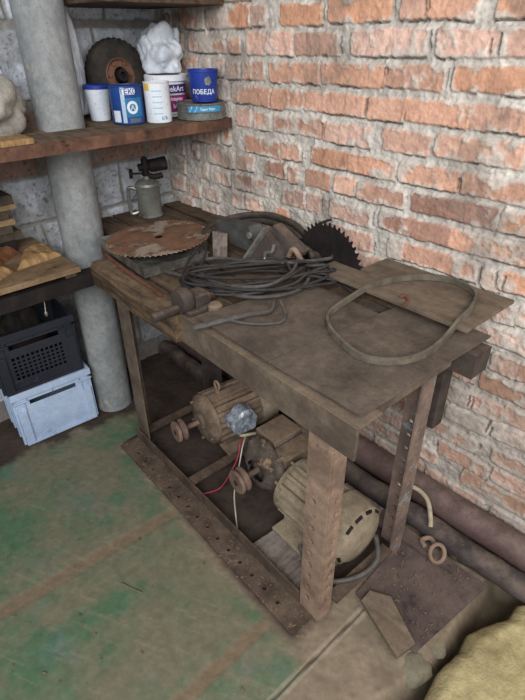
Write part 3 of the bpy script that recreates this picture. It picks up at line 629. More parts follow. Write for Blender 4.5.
# papers and boards on the bench
def sheetlump(poly, z, h, seed):
    b = MB(); cx = sum(p[0] for p in poly)/len(poly); cy = sum(p[1] for p in poly)/len(poly); n = 10; k = 48
    def edge(q):
        s = q*len(poly); i = int(s) % len(poly); f = s-int(s); a, c_ = poly[i], poly[(i+1) % len(poly)]
        return a[0]*(1-f)+c_[0]*f, a[1]*(1-f)+c_[1]*f
    rings = []
    for j in range(n+1):
        ring = []
        for i in range(k):
            x, y = edge(i/k); wv = 1+.06*mnoise.noise(Vector((i*.4, seed, 0)))
            f = (1-j/n)*wv if j else wv
            X, Y = cx+(x-cx)*f, cy+(y-cy)*f
            hh = h*(1-(1-j/n)**5)*(.55+.7*abs(mnoise.noise(Vector((X*9, Y*14, seed)))))+h*.18*mnoise.noise(Vector((X*40, Y*22, seed)))*(j > 0)
            ring.append((X, Y, z+max(.0015, hh)+.004))
        rings.append(ring)
    base = [(x, y, z) for x, y, _ in rings[0]]
    return b.rings([base]+rings)
single('paper_sack', sheetlump([(-1.81, .668), (-1.785, .50), (-1.93, .575), (-1.95, .668)], BZ, .035, 2), M['paper'], 'flattened brown paper sack on the left bench beside the cement pipe', 'paper sack', smooth=True, angle=60)
single('paper_sack', sheetlump([(-1.785, .485), (-1.735, .42), (-1.73, .1), (-1.84, .1), (-1.85, .47)], BZ, .04, 5), M['paper'], 'flattened brown paper sack cut off by the left edge of the photo', 'paper sack', smooth=True, angle=60)
single('leather_flap', sheetlump([(-1.945, .565), (-1.87, .47), (-1.87, .25), (-1.945, .25)], BZ+.0, .075, 8), M['leather'], 'crumpled rust brown leather piece at the left edge behind the paper sacks', 'leather', smooth=True, angle=60)
z = BZ+.001; rr = random.Random(2)
pile = [(.045, .40, 'black_steel'), (.03, .43, 'book'), (.028, .405, 'book'), (.022, .42, 'book_edge'), (.03, .40, 'book'), (.02, .435, 'book_edge'), (.032, .43, 'book')]
names = ['thick black block at the bottom of the board pile on the left bench', 'dark board second from the bottom of the pile on the left bench', 'dark board third from the bottom of the pile on the left bench', 'thin pale board at the middle of the pile on the left bench', 'dark board just above the middle pale board of the pile', 'thin pale board second from the top of the pile', 'dark board topmost of the pile at the left edge']
for (th, y1, mk), lb in zip(pile, names):
    b = MB(rot((-2.02, y1+.07, z), R(rr.uniform(-4, 4)))); b.box(-.055, -.3, 0, .055, .10, th-.001); b.jitter(.002, 20)
    # boards rest on one another beside the papers
    o = single('board_offcut', b, M[mk], lb, 'board', 'boards piled on the left bench', bevel=.0015); z += th
# ------------------------------------------------------------------ the work table
TA = R(-2.5)
TM = rot((-.5, .69, 0), TA)
def TP(u, v, z): return TM @ Vector((u, v, z))
table = thing('work_table', 'dirty steel and wood work table against the brick wall with motors under it', 'work table', (-1.0, .95, 0), None)
HOLE = .0082
def angle_leg(name, u0, v0, du, dv, z0, z1, m, holes, wu=.075, wv=.05, t=.006):
    # corner at (u0, v0); one face runs du*wu along u, the other dv*wv along v
    b = MB(TM)
    hs = [(wu*.62, z0+.07+i*.052, HOLE) for i in range(holes)]
    b.holed([(0, z0), (wu, z0), (wu, z1), (0, z1)], hs, t, (u0, v0, 0), (du, 0, 0), (0, 0, 1))
    hs = [(wv*.6, z0+.07+i*.052+.02, HOLE) for i in range(holes)]
    b.holed([(.0031, z0), (wv, z0), (wv, z1), (.0031, z1)], hs, t, (u0, v0, 0), (0, dv, 0), (0, 0, 1))
    return b.build(name, m, table)
HOLE = .0102
angle_leg('leg', -.012, .004, -1, 1, .003, .722, M['leg'], 9)
HOLE = .0082
angle_leg('leg', -1.085, .012, 1, 1, .003, .722, M['steel'], 0, .082, .05)
angle_leg('leg', -.002, .392, -1, -1, .003, .80, M['leg_blue'], 10, .075, .062)
angle_leg('leg', -1.08, .40, 1, -1, .003, .78, M['steel_dark'], 0)
b = MB(TM); b.box(-.70, -.012, .72, .058, -.004, .812); b.box(-.70, -.004, .805, .058, .07, .812); b.jitter(.0015, 12)
b.build('front_beam', M['steel'], table, bevel=.0015)
b = MB(TM); n = 16
b.rings([[(-1.15+.55*i/n, v, z) for v, z in ((-.035, .725), (.05, .72), (.055, .80), (.03, .813), (-.028, .81), (-.04, .79))] for i in range(n+1)]); b.jitter(.006, 14)
b.build('wooden_beam', M['wood'], table)
b = MB(TM); b.box(.018, .072, .768, .026, .40, .8195); b.box(-.02, .072, .8125, .018, .40, .8195); b.build('cross_beam', M['steel'], table)
b = MB(TM); b.box(-.9, .43, .735, .07, .505, .742); b.box(-.9, .43, .742, .07, .436, .80); b.box(-.9, .499, .742, .07, .505, .80); b.box(-.9, .43, .80, .07, .505, .806); b.box(.0702, .43, .735, .073, .505, .806); b.build('back_beam', M['steel_dark'], table)
b = MB(TM); b.box(-.06, .45, .50, -.01, .5, .734); b.build('hanging_post', M['steel_dark'], table, bevel=.002)
# bottom rails
b = MB(TM); n = 16
hs = [(.09+i*.062, .035, .007) for i in range(15)]
b.holed([(0, 0), (1.06, 0), (1.06, .085), (0, .085)], hs, .006, (-1.09, -.085, .006), (1, 0, 0), (0, 1, 0))
b.holed([(0, .012), (1.0, .012), (1.0, .062), (0, .062)], [], .006, (-1.09, .0, 0), (1, 0, 0), (0, 0, 1)); b.build('bottom_rail', M['rail'], table)
for (a, c_, z) in (((-1.05, .02), (-1.045, .42), .02), ((-.68, .006), (-.66, .42), .02), ((-.012, .06), (-.01, .33), .018)):
    b = MB(TM); b.box(a[0]-.02, a[1], z, a[0]-.014, c_[1], z+.042); b.box(a[0]-.014, a[1], z+.036, a[0]+.02, c_[1], z+.042); b.build('bottom_rail', M['rail'], table)
# top: wooden deck boards at the left, steel plate in front at the right, board at the back
for i, (v0, v1, u0, u1) in enumerate(((.058, .15, -1.26, -.56), (.155, .27, -1.6, -.56), (.275, .40, -1.60, -.44), (.405, .526, -1.605, -.30), (.539, .655, -1.6, -.30))):
    b = MB(TM); n = 12; z1 = .812-.002*(i % 2)
    b.rings([[(u0+(u1-u0)*k/n, v0, .788), (u0+(u1-u0)*k/n, v1, .788), (u0+(u1-u0)*k/n, v1-.002, z1), (u0+(u1-u0)*k/n, v0+.002, z1)] for k in range(n+1)]); b.jitter(.0018, 10, i)
    b.build('deck_board', M['deck'], table)
b = MB(TM); b.prism([(-.545, .002), (-.24, .004), (-.215, .40), (-.5, .40)], .8202, .8262); b.build('top_plate', M['top'], table, bevel=.0008)
b = MB(TM); b.prism([(-.237, .004), (.045, .014), (.058, .52), (-.2, .52), (-.212, .40)], .8202, .8262); b.build('top_plate', M['top'], table, bevel=.0008)
MB(TM).box(-.47, .47, .8135, -.08, .515, .8515).build('spacer', M['deck'], table)
MB(TM).box(-.38, .60, .8135, -.08, .64, .8515).build('spacer', M['deck'], table)
b = MB(TM); b.prism([(-.50, .43), (.03, .437), (.028, .688), (-.40, .672), (-.40, .5385), (-.36, .5385), (-.36, .5265), (-.50, .5265)], .852, .862)
b.build('back_plate', M['ply'], table, bevel=.001)
b = MB(TM); b.box(-.83, .43, .8135, -.505, .50, .832); b.build('guide_batten', M['deck'], table, bevel=.002)
# saw blade set in the table
def sawdisc(M4, R0, teeth, tl, t, hole, rim_in=0):
    b = MB(M4); out = []
    for i in range(teeth):
        q = 2*PI*i/teeth; s = 2*PI/teeth
        for dq, rr in ((0, R0), (.18, R0-tl*.15), (.30, R0-tl), (.62, R0-tl*1.0)): out.append(((rr)*math.cos(q+s*dq), rr*math.sin(q+s*dq)))
    n = len(out); inn = [(hole*math.cos(2*PI*i/n), hole*math.sin(2*PI*i/n)) for i in range(n)]
    return b.rings([[(x, y, -t/2) for x, y in inn], [(x, y, -t/2) for x, y in out], [(x, y, t/2) for x, y in out], [(x, y, t/2) for x, y in inn]], False, False)
t = thing('circular_saw_blade', 'dark toothed circular saw blade standing up through the table by the brick wall', 'saw blade', tuple(TP(-.535, .5325, .70)))
A = TM @ rot((-.535, .5325, .828), 0, R(90))
b = sawdisc(A, .152, 44, .013, .0028, .015); n = 176
b.build('blade', M['black_steel'], t)
MB(A).lathe([(.05, -.004), (.05, .004), (.03, .006), (.002, .006)], 28).build('flange', M['black_steel'], t, smooth=True)
# drive belt lying on the table
b = MB(); b.band([(-.747, .938, .828), (-.68, .897, .828), (-.585, .870, .828), (-.52, .905, .828), (-.487, .975, .828), (-.482, 1.06, .834), (-.486, 1.14, .858), (-.495, 1.225, .8645), (-.53, 1.312, .8645), (-.60, 1.347, .8645), (-.672, 1.325, .8645), (-.735, 1.245, .8645), (-.765, 1.15, .862), (-.785, 1.07, .838), (-.78, .99, .829)], .017, .011)
single('drive_belt', b, M['belt'], 'loop of dusty grey drive belt lying across the table top', 'belt', smooth=True, angle=40)
b = MB(); b.tube([(-0.671, 1.156, 0.866), (-0.664, 1.172, 0.866), (-0.641, 1.151, 0.866), (-0.628, 1.112, 0.866)], .0035, 6, sub=5); single('bent_nail', b, M['rust_red'], 'small bent rusty nail lying on the back board inside the belt loop', 'nail', smooth=True)
# tray and rusty blade
def tray():
    t = thing('metal_tray', 'shallow bright steel tray under the rusty saw blade', 'tray', (-1.56, .93, .8155))
    A = rot((-1.385, .765, .8155), R(-6)) ; w_, d_, h_ = .385, .245, .032
    b = MB(A); th = .003
    b.box(-w_, 0, 0, 0, d_, th); b.box(-th, 0, th, 0, d_, h_); b.box(-w_, 0, th, -w_+th, d_, h_); b.box(-w_+th, 0, th, -th, th, h_); b.box(-w_+th, d_-th, th, -th, d_, h_)
    b.box(-.0035, -.004, h_-.002, .006, d_+.004, h_+.001)
    b.build('pan', M['galv'], t); return t
tray()
A = rot((-1.585, .955, .858), R(20), R(1.5), R(-2))
t = thing('circular_saw_blade', 'rust brown circular saw blade lying flat on the bright tray', 'saw blade', (-1.535, .925, .85))
b = sawdisc(A, .192, 64, .009, .003, .016); b.jitter(.004, 5); b.build('blade', M['rust_blade'], t)
# blowtorch
c = (-1.955, 1.155); t = thing('blowtorch', 'old metal blowtorch with a round tank in the corner of the table', 'blowtorch', (c[0], c[1], .813))
MB().lathe([(.05, .813), (.054, .817), (.054, .822), (.051, .826), (.051, .945), (.053, .948), (.05, .957), (.035, .968), (.018, .972)], 36, (c[0], c[1], 0)).build('tank', M['pewter'], t, smooth=True)
MB().lathe([(.013, .972), (.013, .99), (.009, .992), (.009, 1.01)], 16, (c[0], c[1], 0)).build('neck', M['pewter'], t, smooth=True)
bd = Vector((.28, .62, .0)).normalized(); b = MB(rot((c[0], c[1], 1.022), math.atan2(bd.y, bd.x), 0, R(-6)))
b.lathe([(.014, -.03), (.016, -.02), (.012, .0), (.018, .012), (.026, .02), (.028, .09), (.024, .092), (.022, .03)], 24, axis='x').build('burner', M['black_steel'], t, smooth=True)
b = MB(rot((c[0], c[1], 0), math.atan2(bd.y, bd.x))); b.lathe([(.014, .985), (.016, .99), (.015, 1.052), (.008, 1.062)], 16); b.tube([(.0, 0, .992), (.035, 0, .978), (.07, 0, .984)], .012, 10); b.build('vaporiser', M['black_steel'], t, smooth=True)
bx = Vector((-.55, -.75, 0)).normalized()
b = MB(); p = Vector((c[0], c[1], .995)); b.tube([p, p+bx*.06], .004, 8, smooth=False); b.build('valve_stem', M['black_steel'], t)
b = MB(rot(p+bx*.062, math.atan2(bx.y, bx.x))); b.lathe([(.004, -.006), (.019, -.006), (.02, 0), (.019, .006), (.004, .006)], 20, axis='x').build('valve_knob', M['black_steel'], t, smooth=True)
h = Vector((-.35, -.62, 0)).normalized(); b = MB(); q = Vector((c[0], c[1], 0))
b.tube([q+h*.05+Vector((0, 0, .93)), q+h*.07+Vector((0, 0, .94)), q+h*.083+Vector((0, 0, .925)), q+h*.083+Vector((0, 0, .84)), q+h*.07+Vector((0, 0, .828)), q+h*.05+Vector((0, 0, .835))], .008, 8, sub=4); b.build('handle', M['galv'], t, smooth=True)
b = MB(); b.tube([(-1.66, .775, .8195), (-1.50, .752, .8195), (-1.36, .738, .82), (-1.23, .728, .82)], .0055, 6); b.jitter(.002, 20)
single('rusty_rod', b, M['rust_red'], 'thin red brown rod lying along the wooden table edge', 'rod')
# bearing bracket with a shaft end at the front edge
t = thing('bearing_bracket', 'grimy bearing bracket with a short round shaft poking over the table front edge', 'bearing bracket', (-1.10, .73, .813))
b = MB(); b.lathe([(.0125, .615), (.0145, .617), (.0145, .69), (.012, .70), (.012, .83)], 20, (-1.105, 0, .832), 'y').build('shaft', M['steel_dark'], t, smooth=True)
MB().lathe([(.02, .70), (.034, .702), (.038, .712), (.038, .728), (.034, .738), (.02, .74)], 28, (-1.105, 0, .851), 'y').build('bearing', M['steel_dark'], t, smooth=True)
b = MB(); b.box(-1.15, .71, .8135, -1.06, .80, .828); b.box(-1.135, .745, .828, -1.075, .80, .862); b.jitter(.004, 25); b.build('block', M['steel_dark'], t, bevel=.004)
MB().lathe([(.016, .0), (.022, .004), (.022, .02), (.016, .026)], 20, (-1.045, .79, .8135)).build('brass_nut', M['motor'], t, smooth=True)
# saw drive assembly among the cables
t = thing('saw_guard', 'grey metal saw guard with bent brackets standing among the cables', 'saw guard', (-1.22, 1.10, .813))
b = MB(); 
def slab(b, pts, off): b.hexa([*pts, *[tuple(Vector(p)+Vector(off)) for p in pts]])
slab(b, [(-1.435, 1.105, .86), (-1.425, 1.10, .925), (-1.27, 1.12, .938), (-1.215, 1.13, .835)], (.02, .045, .004)); b.jitter(.004, 12); b.build('housing', M['saw_gray'], t, bevel=.004)
b = MB(); slab(b, [(-1.37, 1.04, .8145), (-1.325, 1.05, .8145), (-1.36, 1.085, .895), (-1.41, 1.075, .895)], (.004, .016, .0)); b.jitter(.003, 40); b.build('upright_bracket', M['greywood'], t, bevel=.001)
b = MB(); slab(b, [(-1.255, 1.07, .8145), (-1.10, 1.12, .8145), (-1.12, 1.14, .875), (-1.195, 1.13, .93)], (.004, .02, .0)); b.build('side_plate', M['steel_dark'], t, bevel=.001)
b = MB(); slab(b, [(-1.255, 1.055, .8145), (-1.243, 1.055, .8145), (-1.178, 1.118, .952), (-1.19, 1.118, .952)], (.004, .02, .0)); b.build('edge_strip', M['galv'], t)
b = MB(); slab(b, [(-1.19, 1.15, .90), (-1.08, 1.17, .86), (-1.07, 1.18, .88), (-1.185, 1.16, .95)], (.01, .03, .006)); b.jitter(.003, 30); b.build('top_bracket', M['steel_dark'], t, bevel=.002)
b = MB(); b.tube([(-1.10, 1.15, .868), (-1.075, 1.145, .90), (-1.05, 1.15, .875), (-1.05, 1.16, .835), (-1.07, 1.165, .815)], .009, 8); b.build('hook', M['leg'], t, smooth=True)
b = MB(); b.tube([(-1.165, 1.09, .835), (-1.15, 1.085, .86), (-1.16, 1.10, .875), (-1.135, 1.105, .885), (-1.13, 1.11, .91)], .006, 8); b.build('bent_lug', M['galv'], t, smooth=True)
MB().lathe([(.002, -.004), (.011, -.003), (.011, .004), (.002, .005)], 12, (-1.235, 1.095, .918), 'y').build('bolt', M['galv'], t, smooth=True)
# cables
def coil(cx, cy, z, a, b_, ang, turns, seed, r, lift=.03):
    rr = random.Random(seed); P = []; n = 14
    for i in range(turns*n+1):
        q = 2*PI*i/n; k = i//n
        A_ = a*(1+.2*math.sin(k*2.1+seed)+.07*math.sin(i*1.3)); B_ = b_*(1+.38*math.sin(k*1.3+seed*2)+.12*math.sin(i*.9))
        x, y = A_*math.cos(q), B_*math.sin(q)
        nv = mnoise.noise_vector(Vector((i*.11, seed*5.1, k*.6)))*.03; x += nv.x; y += nv.y
        P.append((cx+.02*math.sin(k*1.9+seed)+x*math.cos(ang)-y*math.sin(ang), cy+.02*math.cos(k*2.3)+x*math.sin(ang)+y*math.cos(ang), z+(lift+.03*max(0, math.cos(q))**2)*.5*(1+math.sin(i*.55+k*1.7))+.004*k))
    return P
b = MB(); P = coil(-1.10, .985, .829, .20, .095, R(49), 7, 2, .005, .016)
P += [(-1.01, 1.20, .862), (-.97, 1.19, .85), (-.90, 1.165, .84), (-.845, 1.145, .836), (-.80, 1.135, .836)]
t = thing('cable_coil', 'coil of thin black cable heaped on the table in front of the saw guard', 'cable', (-1.1, .98, .826))
b.tube(P, .0048, 7, sub=4); b.build('cable', M['cable'], t, smooth=True)
b = MB(); b.lathe([(.004, -.03), (.011, -.026), (.015, -.01), (.013, .012), (.016, .016), (.014, .024), (.006, .028)], 14, (0, 0, 0), 'x'); o = b.build('connector', M['hose'], t, smooth=True)
o.data.transform(rot(Vector((-.775, 1.125, .8425))-Vector(t.location), R(-28)))
b = MB(); P = [(-1.36, .83, .826), (-1.28, .84, .835), (-1.15, .85, .838), (-1.03, .87, .84), (-.96, .93, .842), (-.93, 1.02, .845), (-.98, 1.12, .85), (-1.06, 1.16, .872), (-1.0, 1.06, .868), (-1.0, .95, .858), (-1.10, .875, .85), (-1.24, .88, .846), (-1.33, .93, .842), (-1.28, 1.0, .85), (-1.18, 1.03, .86), (-1.05, 1.1, .874), (-.98, 1.21, .876), (-1.0, 1.25, .87)]
b.tube(P, .006, 8, sub=8)
single('power_cable', b, M['cable_grey'], 'grey dusty cable looping over the black coil', 'cable', smooth=True)
b = MB(); b.tube([(-.985, .668, .829), (-.955, .715, .84), (-.93, .77, .845), (-.915, .82, .843), (-.90, .87, .838), (-.92, .905, .846)], lambda s: .009-.003*s, 8, sub=8)
b.tube([(-.94, .75, .843), (-.89, .78, .838), (-.84, .845, .836), (-.86, .89, .838), (-.91, .92, .85)], .004, 7, sub=8)
single('power_cable', b, M['cable_grey'], 'thick grey cable end bent over the front edge of the table', 'cable', smooth=True)
b = MB(); P = [(-1.16, .79, .829), (-1.22, .80, .832), (-1.30, .86, .834), (-1.36, .95, .86), (-1.38, 1.0, .87), (-1.33, .98, .866), (-1.27, .90, .84), (-1.22, .83, .836), (-1.17, .76, .832), (-1.16, .735, .834)]
b.tube(P, .0045, 7, sub=8); single('power_cable', b, M['cable'], 'thin black cable loop beside the bright tray', 'cable', smooth=True)
b = MB(); P = [(-1.43, 1.05, .84), (-1.50, 1.12, .87), (-1.50, 1.24, .885), (-1.41, 1.325, .90), (-1.28, 1.335, .90), (-1.16, 1.30, .885), (-1.08, 1.26, .86), (-1.03, 1.23, .845)]
b.tube(P, .013, 12, sub=8); P2 = [(x+.025, y-.035, z-.012) for x, y, z in P]; b.tube(P2[:-1], .011, 12, sub=8)
single('rubber_hose', b, M['hose'], 'thick black hose looped behind the saw guard at the brick wall', 'hose', smooth=True)
b = MB(); b.tube([(-1.15, 1.30, .885), (-1.12, 1.31, .93), (-1.09, 1.325, .95), (-1.075, 1.33, .955)], .005, 7, sub=6); single('cable_stub', b, M['cable'], 'stiff black cable stub pointing up at the brick wall', 'cable', smooth=True)
# ------------------------------------------------------------------ electric motors under the table
def motor(M4, root, r, L, body_m, fan_m, fins=22, foot=True, eye=False, box=None, pulley=None, axis_h=None, domed=False):
    # local: shaft axis along y at height axis_h, front end at y=0, fan cover at y=L
    h = axis_h; Lb = L*.57; y0 = L*.10
    b = MB(M4); prof = []
    for i in range(fins):
        q = 2*PI*i/fins
        for dq, rr in ((0, r*.86), (.40, r*.86), (.46, r*1.02), (.74, r*1.02), (.80, r*.86)): prof.append((rr*math.cos(q+dq*2*PI/fins), rr*math.sin(q+dq*2*PI/fins)))
    b.rings([[(x, y, h+z) for x, z in prof] for y in (y0, y0+Lb*.5, y0+Lb)])
    body = b.build('motor_body', body_m, root)
    e = MB(M4).lathe([(r*.30, -.012), (r*.34, -.008), (r*.36, .0), (r*.80, .006), (r*.98, .018), (r*1.0, y0-.001)], 40, (0, 0, h), 'y').build('end_bell', body_m, root, smooth=True)
    for i in range(6):
        q = 2*PI*(i+.5)/6; MB(M4).lathe([(.006, -.002), (.006, .012)], 6, (r*.82*math.cos(q), 0, h+r*.82*math.sin(q)), 'y').build('bolt', body_m, e)
    y1 = y0+Lb+.001
    if domed: pf = [(r*1.0, y1), (r*1.08, y1+.004), (r*1.08, L-.045), (r*1.02, L-.018), (r*.8, L-.004), (r*.5, L), (r*.2, L+.002), (.002, L+.002)]
    else: pf = [(r*1.02, y1), (r*1.04, y1+.004), (r*.98, L-.03), (r*.86, L-.006), (r*.5, L), (.002, L)]
    fc = MB(M4).lathe(pf, 44, (0, 0, h), 'y').build('fan_cover', fan_m, root, smooth=True)
    if domed:
        for k in (.8, 1.25, 1.75, 2.3, 5.2, 5.8):       # vent slots near the rim
            b = MB(M4); rs = []
            for i in range(6):
                q = k+.30*i/5; rs.append([(rr*math.cos(q), yy, h+rr*math.sin(q)) for rr, yy in ((r*.90, L-.0125), (r*.98, L-.0165), (r*.98, L-.012), (r*.90, L-.0075))])
            b.rings(rs).build('vent_slot', M['black_steel'], fc)
    if foot:
        for s in (-1, 1):
            b = MB(M4); b.box(min(s*r*.55, s*r*1.25), y0+.01, .001, max(s*r*.55, s*r*1.25), y0+Lb-.01, .016); b.box(min(s*r*.55, s*r*.80), y0+.02, .016, max(s*r*.55, s*r*.80), y0+Lb-.02, h-r*.55)
            b.build('foot', body_m, root, bevel=.003)
    MB(M4).lathe([(.011, -.10 if pulley else -.02), (.011, -.005)], 16, (0, 0, h), 'y').build('shaft', M['pulley'], root, smooth=True)
    if pulley:
        R_ = pulley; MB(M4).lathe([(.011, -.115), (R_*.9, -.115), (R_, -.111), (R_, -.104), (R_*.72, -.096), (R_*.72, -.093), (R_, -.085), (R_, -.078), (R_*.9, -.075), (.011, -.075)], 32, (0, 0, h), 'y', cap=False).build('pulley', M['pulley'], root, smooth=True, angle=30)
    if eye:
        b = MB(M4); c = h+r+.034; b.tube([(.018*math.cos(2*PI*i/16), y0+.05, c+.018*math.sin(2*PI*i/16)) for i in range(16)], .005, 8, close=True, smooth=False)
        b.lathe([(.009, h+r*.9), (.009, h+r+.018)], 10, (0, y0+.05, 0)); b.build('eye_bolt', M['leg'], root, smooth=True)
    return body
Z1 = .063
t = thing('electric_motor', 'electric motor with an eye bolt and foil wrapped terminal box, farthest under the table', 'electric motor', (-1.30, 1.05, Z1))
A = rot((-1.315, .885, Z1), R(-8))
motor(A, t, .108, .345, M['motor'], M['fan'], 15, True, True, None, .044, .115)
b = MB(A); b.lathe([(.05, .10), (.055, .105), (.055, .155), (.046, .163), (.002, .165)], 28, (0, .115, .16), 'x'); b.jitter(.010, 30); b.build('foil_terminal_box', M['foil'], t)
b = MB(A); b.box(.075, .06, .13, .115, .10, .17); b.jitter(.009, 40); b.build('foil_wrap', M['foil'], t)
b = MB(A); b.prism([(-.13, -.03), (.07, -.03), (.13, .02), (.14, .27), (-.13, .27)], -.0005, .006) ; b.jitter(.0015, 12)
b = MB(); b.prism([(-1.43, .805), (-1.24, .785), (-1.165, .86), (-1.175, 1.2), (-1.43, 1.2)], .0725, .0728)
b.bm.free()
Z2 = .02
t = thing('electric_motor', 'grimy electric motor with a rag on its end bell, behind the front table leg', 'electric motor', (-.97, 1.09, Z2))
A = rot((-.985, .905, Z2), R(-4))
motor(A, t, .095, .265, M['motor_dark'], M['motor_dark'], 14, True, False, None, .046, .125)
b = MB(A); b.box(-.09, .05, .185, .02, .18, .228); b.box(.03, .03, .165, .10, .18, .212); b.jitter(.005, 20); b.build('terminal_box', M['motor'], t, bevel=.004)
for px, py in ((.075, .04), (-.06, .03)): MB(A).lathe([(.011, py-.03), (.011, py)], 6, (px, 0, .205), 'y').build('bolt', M['motor'], t)
b = MB(A); n = 22; k = 10; rs = []
for j in range(k+1):
    f = j/k; ring = []
    for i in range(n):
        q = 2*PI*i/n; rr = (.045+.068*f)*(1+.13*mnoise.noise(Vector((math.cos(q)*2, math.sin(q)*2, f*3))))
        ring.append((rr*math.cos(q), -.022+.05*f*f+.010*mnoise.noise(Vector((q*1.6, f*4, 3))), .125+rr*math.sin(q)*1.02))
    rs.append(ring)
b.rings(rs, cap=False); rg = b.build('rag_cover', M['rag'], t, smooth=True, angle=180); sl = rg.modifiers.new('thick', 'SOLIDIFY'); sl.thickness = .004; sl.offset = 1
single('motor_board', MB().prism([(-.835, .712), (-.585, .701), (-.60, 1.17), (-.785, 1.17)], .004, .03), M['greywood'], 'weathered grey board lying on the floor under the nearest motor', 'board', bevel=.003)
Z3 = .031
t = thing('electric_motor', 'electric motor with a rounded tan end cap, nearest under the right end of the table', 'electric motor', (-.66, .93, Z3))
A = rot((-.862, .94, Z3), R(-90-3))
motor(A, t, .104, .325, M['fan'], M['fan'], 16, True, False, None, None, .118, True)
# wires hanging from the first motor
b = MB(); b.tube([(-1.165, .975, .145), (-1.14, .94, .14), (-1.125, .915, .10), (-1.12, .88, .06), (-1.10, .80, .03), (-1.125, .735, .026)], .0028, 6, sub=8); 
single('loose_wire', b, M['wire_red'], 'thin red wire hanging from the farthest motor', 'wire', smooth=True)
b = MB(); b.tube([(-1.155, .985, .145), (-1.13, .945, .135), (-1.10, .90, .09), (-1.04, .82, .04), (-.97, .765, .02), (-.90, .715, .012)], .0028, 6, sub=8)
single('loose_wire', b, M['wire_white'], 'thin white wire hanging from the farthest motor', 'wire', smooth=True)
b = MB(); b.tube([(-1.175, .98, .15), (-1.15, .955, .165), (-1.125, .985, .17), (-1.11, 1.02, .165)], .006, 8, sub=6); single('cable_end', b, M['hose_white'], 'short cream cable end at the terminal box of the farthest motor', 'cable', smooth=True)
b = MB(); b.tube([(-.70, .815, .06), (-.62, .775, .062), (-.545, .785, .068), (-.492, .86, .075), (-.485, .94, .085), (-.535, 1.0, .10)], .0085, 10, sub=8); single('power_cable', b, M['cable_grey'], 'grey cable bent round below the rounded end cap of the nearest motor', 'cable', smooth=True)
b = MB(); b.tube([(-.62, 1.235, .10), (-.56, 1.262, .11), (-.50, 1.25, .108), (-.455, 1.205, .088), (-.44, 1.185, .07)], .008, 10, sub=8); single('hose_end', b, M['hose_white'], 'cream hose arching out behind the right rear table leg', 'hose', smooth=True)
# ------------------------------------------------------------------ floor things on the right
b = MB(); b.prism([(-.485, .845), (-.258, .82), (-.215, 1.165), (-.50, 1.155)], .006, .011); b.jitter(.002, 12); single('steel_sheet', b, M['sheet'], 'dark brown steel sheet lying flat on the floor right of the table', 'metal sheet')
b = MB(); b.prism([(-.60, 1.10), (-.31, 1.115), (-.33, 1.15), (-.61, 1.165)], .014, .032); b.jitter(.003, 14); single('timber_strip', b, M['sheet'], 'flat brown bar on the floor behind the right table leg', 'bar', bevel=.002)
b = MB(); b.prism([(-.455, .828), (-.285, .765), (-.268, .835), (-.40, .905), (-.455, .872)], .0125, .028); b.jitter(.003, 16); single('broken_board', b, M['ply'], 'small broken board with a dark knot lying on the corner of the steel sheet', 'board', bevel=.001)
t = thing('ring_bolt', 'rusty ring bolt lying on the steel sheet by the wall pipes', 'ring bolt', (-.385, 1.13, .034))
b = MB(rot((-.375, 1.125, .05), R(20), R(55))); b.tube([(.022*math.cos(2*PI*i/18), .03*math.sin(2*PI*i/18), 0) for i in range(18)], .007, 8, close=True, smooth=False); b.build('ring', M['leg'], t, smooth=True)
b = MB(); b.tube([(-.40, 1.155, .045), (-.425, 1.165, .045), (-.44, 1.14, .042), (-.42, 1.125, .045)], .008, 8, sub=6); b.build('eye', M['leg'], t, smooth=True)
for (x, y, s, sd, lb) in ((-.235, .895, .032, 2, 'flat grey stone in the gully beside the steel sheet'), (-.245, .80, .045, 5, 'broad flat stone nearest the camera in the gully'), (-.235, .85, .018, 8, 'smallest stone between the two flat stones in the gully')):
    bm = bmesh.new(); bmesh.ops.create_icosphere(bm, subdivisions=3, radius=1)
    for v in bm.verts: k = 1+.25*mnoise.noise(v.co*1.5+Vector((sd, 0, 0))); v.co = Vector((x+v.co.x*s*k, y+v.co.y*s*1.2*k, -.018+v.co.z*s*.45*k))
    mb = MB(); mb.bm.free(); mb.bm = bm; single('stone', mb, M['stone'], lb, 'stone', smooth=True)
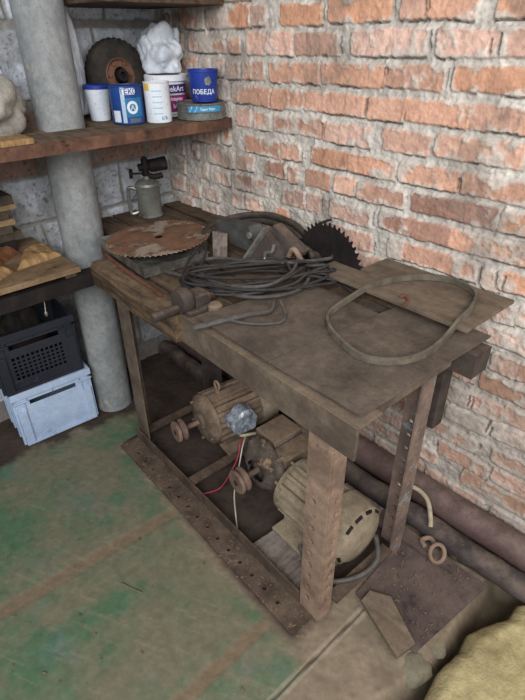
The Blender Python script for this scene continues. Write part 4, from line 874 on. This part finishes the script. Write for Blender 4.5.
# insulation mat
def foam():
    b = MB(); E = [(-.165, .60), (-.178, .72), (-.19, .82), (-.176, .90), (-.185, .97), (-.16, 1.03), (-.12, 1.10), (-.125, 1.16), (-.09, 1.205), (.05, 1.20), (.25, 1.19)]
    nx, ny = 60, 70; g = {}
    for i in range(nx+1):
        for j in range(ny+1):
            y = .45+.74*j/ny
            xe = np.interp(y, [.45]+[e[1] for e in E[:9]], [-.15]+[e[0] for e in E[:9]])
            x = xe+(.62-xe)*(i/nx)**1.3
            hgt = .048*min(1, (i/nx)**.5*3.2)+.012*mnoise.noise(Vector((x*7, y*7, 1)))+.006*mnoise.noise(Vector((x*30, y*30, 2)))
            x += .006*mnoise.noise(Vector((y*30, 5, 0)))
            g[i, j] = b.v((x, y, (hgt if i else -.01)))
    for i in range(nx):
        for j in range(ny): b.face([g[i, j], g[i+1, j], g[i+1, j+1], g[i, j+1]])
    return b
o = single('insulation_mat', foam(), M['foam'], 'yellowish fibrous mat on the floor at the lower right corner', 'mat', smooth=True, angle=180)
sl = o.modifiers.new('thick', 'SOLIDIFY'); sl.thickness = .02; sl.offset = -1
# litter
def litter(name, n, region, z, m, label, smin=.003, smax=.012, seed=1):
    b = MB(); rr = random.Random(seed)
    for _ in range(n):
        x, y = region(rr); s = rr.uniform(smin, smax); a = rr.uniform(0, PI); l = s*rr.uniform(.8, 3)
        ca, sa = math.cos(a), math.sin(a); q = [(x+ca*l/2-sa*s/3, y+sa*l/2+ca*s/3), (x-ca*l/2-sa*s/3, y-sa*l/2+ca*s/3), (x-ca*l/2+sa*s/3, y-sa*l/2-ca*s/3), (x+ca*l/2+sa*s/3, y+sa*l/2-ca*s/3)]
        b.prism(q, z, z+s*.3)
    return single(name, b, m, label, 'litter', kind='stuff')
def strip(rr):
    u = rr.uniform(-1.1, .0); p = TP(u, -.045+rr.gauss(0, .028), 0); return p.x, p.y
litter('wood_litter', 300, strip, .0095, M['chip'], 'scattered chips and crumbs along the bottom rail of the table', .0015, .005, 4)
litter('wood_litter', 160, lambda rr: (rr.uniform(-.5, -.26), rr.uniform(.86, 1.15)), .0145, M['chip'], 'scattered pale chips on the brown steel sheet', .0015, .005, 7)
litter('wood_litter', 90, lambda rr: (rr.uniform(-1.6, -.5), rr.uniform(-.3, .6)), .0005, M['chip'], 'sparse crumbs over the green painted floor', .0015, .006, 9)
def tt(rr): p = TP(rr.uniform(-.66, -.02), rr.gauss(-.002, .004) if rr.random() < .7 else rr.uniform(.0, .06), 0); return p.x, p.y
b = MB(); b.tube([(-1.03, .33, .002), (-1.0, .34, .003), (-.955, .36, .002)], .0018, 5); single('straw', b, M['chip'], 'single pale straw lying on the green floor', 'straw')
